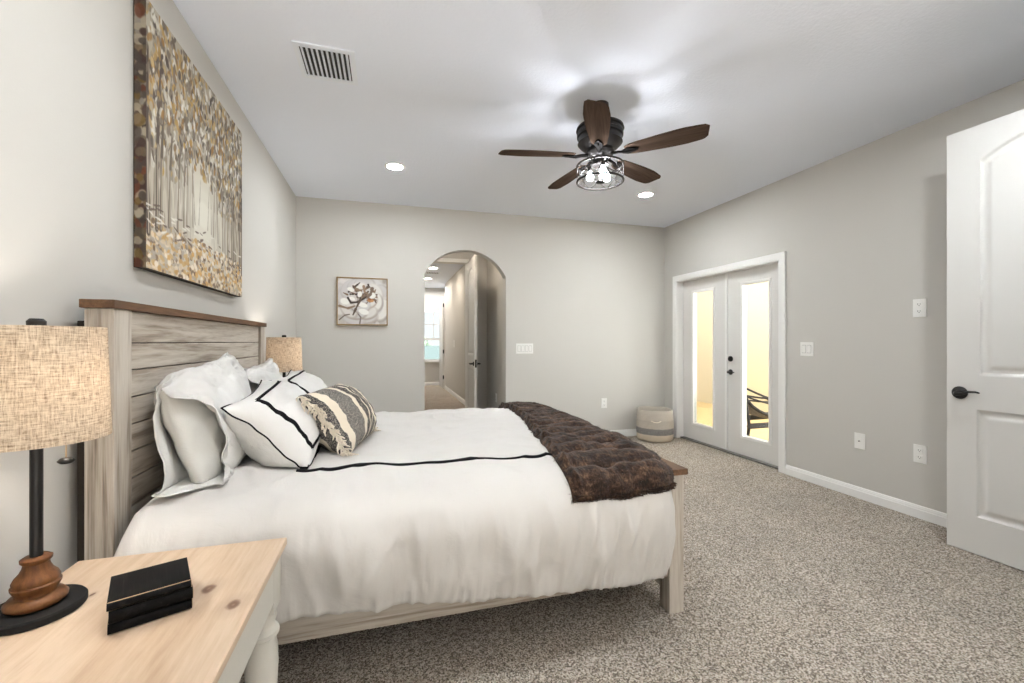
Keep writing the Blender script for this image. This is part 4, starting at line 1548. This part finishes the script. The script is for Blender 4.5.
def sham(c, lean, W, H, T, seed, label, roll=0.0, yaw=0.0):
    mtx = frame(c, lean, yaw, roll)
    t = thing('sham_pillow', label, 'pillow', (c[0], c[1], BEDTOP), group='white bordered sham pillows')
    pillow_mesh(mtx, W, H, T, seed, 56, 0.13).build('cover', 'pillowcase', t, True, merge=0.0005)
    pts = []
    for a, b in perimeter(44):
        pts.append(settle(mtx @ pillow_pt(a, b, 1, W, H, T, seed, 0.13)) + Vector((0, 0, 0.001)))
    MB().tube(pts, 0.0031, 8, True).build('piping', 'blackband', t, True)
    # ribbon border set in from the edge
    for (a0, b0), (a1, b1) in (((-.76, -.72), (-.76, .72)), ((.76, -.72), (.76, .72)), ((-.76, .72), (.76, .72)), ((-.76, -.72), (.76, -.72))):
        rows = []
        ha, hb_ = 0.028, 0.036
        for i in range(41):
            s = i / 40
            a, b = a0 + (a1 - a0) * s, b0 + (b1 - b0) * s
            row = []
            for q, lift in ((-1, -0.002), (-0.85, 0.003), (0, 0.003), (0.85, 0.003), (1, -0.002)):
                aa, bb = (a + ha * q, b) if a0 == a1 else (a, b + hb_ * q)
                p = pillow_pt(aa, bb, 1, W, H, T, seed, 0.13)
                row.append(settle(mtx @ (p + Vector((0, 0, lift)))))
            rows.append(row)
        mb = MB()
        mb.grid(rows)
        mb.build('ribbon_border', 'blackband', t, True)
    return t


sham((-0.452, 2.118, 0.862), 44, 0.66, 0.40, 0.29, 12.0, 'nearer white sham with black ribbon border and piping', roll=5)
sham((-0.462, 2.80, 0.872), 43, 0.66, 0.42, 0.25, 15.0, 'farther white sham with black border, behind the striped cushion', roll=2)

# striped lumbar cushion
LCn = Vector((-0.215, 2.215, 0.862))
lt = thing('lumbar_cushion', 'grey and cream striped lumbar cushion with a yarn fringe', 'cushion', LCn)
lm = frame(LCn, 38, -11, 0)
lt.matrix_basis = lm
mb = MB()
LWd, LH, LT_ = 0.49, 0.33, 0.26
for s in (1, -1):
    mb.grid([[lm.inverted() @ settle(lm @ pillow_pt(-1 + 2 * i / 44, -1 + 2 * j / 44, s, LWd, LH, LT_, 21, 0.05)) for j in range(45)] for i in range(45)])
mb.build('cover', 'stripes', lt, True, local=True, merge=0.0005)
rf = random.Random(8)
for sgn in (-1, 1):
    mb = MB()
    for k in range(54):
        b = -0.97 + 1.94 * k / 53
        p0 = pillow_pt(sgn * 0.995, b, 1, LWd, LH, LT_, 21, 0.05)
        base = lm @ p0
        for q in range(2):
            pts = [base + Vector((0.004 * q, 0, 0))]
            dirv = (lm.to_3x3() @ Vector((sgn * 0.25, -0.5 + rf.uniform(-.5, .5), 0.9 if q == 0 else rf.uniform(-.3, .5)))).normalized()
            L = rf.uniform(0.02, 0.044)
            ph = rf.uniform(0, 6)
            for i in range(1, 7):
                s = i / 6
                p = base + dirv * L * s + Vector((0.004 * math.sin(ph + s * 7), 0.004 * math.cos(ph + s * 6), -0.016 * s * s))
                if p.z < BEDTOP + 0.006:
                    p.z = BEDTOP + 0.006 + rf.uniform(0, 0.006)
                pts.append(p)
            mb.tube(pts, [0.003, 0.0034, 0.0036, 0.0036, 0.0036, 0.0034, 0.0026], 5)
    mb.build('fringe', 'fringe', lt, True)

# ------------------------------------------------------------------ nightstands
NSZ = 0.62


def nightstand(x0, x1, y0, y1, label):
    t = thing('nightstand', label, 'nightstand', ((x0 + x1) / 2, (y0 + y1) / 2, 0), group='nightstands beside the bed')
    MB().box(x0, x1, y0, y1, NSZ - 0.022, NSZ, 0.004).build('tabletop', 'pine', t)
    i = 0.014
    MB().box(x0 + i, x1 - i, y0 + 0.10, y1 - 0.10, 0.477, NSZ - 0.022, 0.002).box(x0 + 0.10, x1 - 0.10, y0 + i + 0.01, y1 - i - 0.01, 0.477, NSZ - 0.022, 0.002).build('apron', 'grey_paint', t)
    for lx in (x0 + i + 0.042, x1 - i - 0.042):
        for ly in (y0 + i + 0.042, y1 - i - 0.042):
            mb = MB().box(lx - 0.042, lx + 0.042, ly - 0.042, ly + 0.042, 0.44, NSZ - 0.022, 0.003)
            mb.lathe([(0, 0.44), (0.030, 0.44), (0.036, 0.432), (0.040, 0.418), (0.034, 0.40), (0.036, 0.392), (0.046, 0.38), (0.046, 0.368), (0.037, 0.36), (0.042, 0.33), (0.044, 0.28), (0.040, 0.20), (0.030, 0.13), (0.026, 0.10), (0.034, 0.09), (0.036, 0.078), (0.026, 0.066), (0.033, 0.045), (0.034, 0.025), (0.022, 0.0), (0, 0.0)], (lx, ly, 0), 28)
            mb.build('leg', 'grey_paint', t, 35)
    return t


nightstand(-0.815, -0.297, 0.80, 1.466, 'nightstand with pine top and grey turned legs, in front of the bed')
nightstand(-0.815, -0.297, 3.38, 4.046, 'nightstand hidden beyond the bed, carrying the far lamp')

# ------------------------------------------------------------------ lamps


def table_lamp(x, y, label):
    z = NSZ
    c = (x, y, z)
    t = thing('table_lamp', label, 'lamp', c, group='bedside lamps')
    MB().lathe([(0, 0.0005), (0.079, 0.0005), (0.082, 0.004), (0.082, 0.015), (0.079, 0.019), (0, 0.019)], c, 48).build('base_disc', 'black_matte', t, 35)
    MB().lathe([(0, 0.019), (0.040, 0.019), (0.050, 0.026), (0.051, 0.033), (0.044, 0.042), (0.034, 0.046), (0.033, 0.050), (0.037, 0.056), (0.040, 0.062), (0.0405, 0.067), (0.037, 0.070), (0.0385, 0.076), (0.035, 0.084), (0.027, 0.094), (0.0225, 0.104), (0.021, 0.112), (0.0255, 0.117), (0.026, 0.123), (0.020, 0.127), (0, 0.127)], c, 40).build('turned_base', 'turned', t, 50)
    MB().lathe([(0, 0.126), (0.0108, 0.126), (0.0108, 0.40), (0.018, 0.405), (0.018, 0.455), (0.006, 0.46), (0.004, 0.64), (0, 0.64)], c, 20).build('pole', 'black', t, 40)
    sb, st_ = 0.383, 0.634
    sh = MB().lathe([(0.1235, sb), (0.1150, st_), (0.1125, st_), (0.1210, sb), (0.1235, sb)], c, 64).build('lamp_shade', 'linen', t, 50)
    mb = MB()
    for a in (0, 2 * PI / 3, 4 * PI / 3):
        mb.tube([(x, y, z + st_ - 0.012), (x + 0.113 * math.cos(a), y + 0.113 * math.sin(a), z + st_ - 0.006)], 0.0022, 6)
    mb.build('spider', 'black', sh, True)
    MB().lathe([(0, 0.632), (0.0155, 0.634), (0.016, 0.646), (0.011, 0.652), (0, 0.652)], c, 24).build('finial', 'black', t, 40)
    bz = 0.52
    MB().lathe([(0.010, bz - 0.05), (0.014, bz - 0.03), (0.028, bz), (0.024, bz + 0.018), (0, bz + 0.028)], (x + 0.03, y, z), 20).build('bulb', 'lamp_bulb', t, True)
    cd = MB().tube([(x + 0.040, y + 0.022, z + 0.43), (x + 0.040, y + 0.022, z + 0.335)], 0.0012, 6).build('pull_chain', 'gilt', t)
    mb = MB()
    mb.lathe([(0, -0.008), (0.010, -0.006), (0.0155, 0), (0.010, 0.006), (0, 0.008)], (x + 0.040, y + 0.022, z + 0.328), 16)
    mb.build('pull_knob', 'black', cd, True)
    return t


table_lamp(-0.748, 1.21, 'table lamp with linen shade and turned wood base on the near nightstand')
table_lamp(-0.74, 3.55, 'far lamp with glowing linen shade beyond the bed pillows')

# ------------------------------------------------------------------ books
bk_dir = math.atan2(0.10, 0.96)


def book(z, th, L, D, dx, rot, label):
    """spine-side along local x, cover plane xy"""
    t = thing('book', label, 'book', (-0.516 + dx, 1.168, z), rot, 'black books on the nightstand')
    L2, D2 = L / 2, D / 2
    mb = MB()
    mb.box(-L2, L2, -D2, D2, th - 0.0035, th, 0.0012).box(-L2, L2, -D2, D2, 0.0, 0.0035, 0.0012)
    n = 8
    poly = []
    for i in range(n + 1):
        a = PI / 2 + PI * i / n
        poly.append((-L2 - 0.004 * abs(math.cos(a)) , 0, 0))
    # rounded spine along the front long edge
    prof = []
    for i in range(n + 1):
        a = -PI / 2 + PI * i / n
        prof.append((-D2 - 0.003 - 0.006 * math.cos(a), th / 2 + th / 2 * math.sin(a)))
    prof += [(-D2 + 0.004, th), (-D2 + 0.004, 0)]
    mb.prism([(-L2, y, z_) for y, z_ in prof], (1, 0, 0), L)
    mb.build('cover', 'book', t, 40, local=True)
    MB().box(-L2 + 0.004, L2 - 0.004, -D2 + 0.004, D2 - 0.004, 0.0035, th - 0.0035).build('pages', 'black_matte', t, local=True)
    MB().tube([(-L2 + 0.001, -D2 - 0.001, th + 0.0003), (L2 - 0.001, -D2 - 0.001, th + 0.0003)], 0.0011, 6).tube([(-L2 + 0.001, -D2 - 0.008, th * 0.5), (L2 - 0.001, -D2 - 0.008, th * 0.5)], 0.0009, 6).tube([(L2, -D2, th * 0.9), (L2, -D2 - 0.007, th * 0.5), (L2, -D2, th * 0.1)], 0.0010, 6).build('gilt_edge', 'gilt', t, local=True)
    return t


book(NSZ + 0.001, 0.0205, 0.139, 0.134, 0.0, R(24.4), 'black worn book lying at the bottom of the nightstand stack')
book(NSZ + 0.022, 0.0262, 0.139, 0.134, 0.001, R(25.0), 'black worn book in the middle of the nightstand stack')
book(NSZ + 0.0486, 0.0152, 0.139, 0.134, -0.001, R(24.0), 'black worn book on top of the nightstand stack')

# ------------------------------------------------------------------ basket
BKX, BKY = 3.225, 4.70
bk = thing('woven_basket', 'round woven basket with a charcoal band in the corner by the doors', 'basket', (BKX, BKY, 0))
mb = MB()
mb.lathe([(0, 0.004), (0.205, 0.004), (0.220, 0.03), (0.226, 0.12), (0.224, 0.22), (0.214, 0.34), (0.212, 0.375), (0.206, 0.382), (0.200, 0.375), (0.202, 0.34), (0.211, 0.22), (0.212, 0.12), (0.206, 0.02), (0, 0.016)], (BKX, BKY, 0), 56)
for v in mb.bm.verts:
    dx, dy = v.co.x - BKX, v.co.y - BKY
    if math.hypot(dx, dy) > 0.1:
        k_ = 1 + 0.018 * nz(dx * 8, dy * 8, v.co.z * 6)
        v.co.x, v.co.y = BKX + dx * k_, BKY + dy * k_
        if v.co.z > 0.3:
            v.co.z += 0.010 * nz(dx * 6, dy * 6, 2)
mb.build('body', 'basket', bk, True)
a_ = math.atan2(-1, -0.55)
for da in (-0.03, PI):
    pts = []
    for i in range(9):
        s = i / 8
        a = a_ + da + (s - 0.5) * 0.5
        rr = 0.226 + 0.014 * math.sin(PI * s)
        pts.append((BKX + rr * math.cos(a), BKY + rr * math.sin(a), 0.262 - 0.014 * math.sin(PI * s)))
    MB().tube(pts, 0.006, 8).build('handle', 'fringe', bk, True)
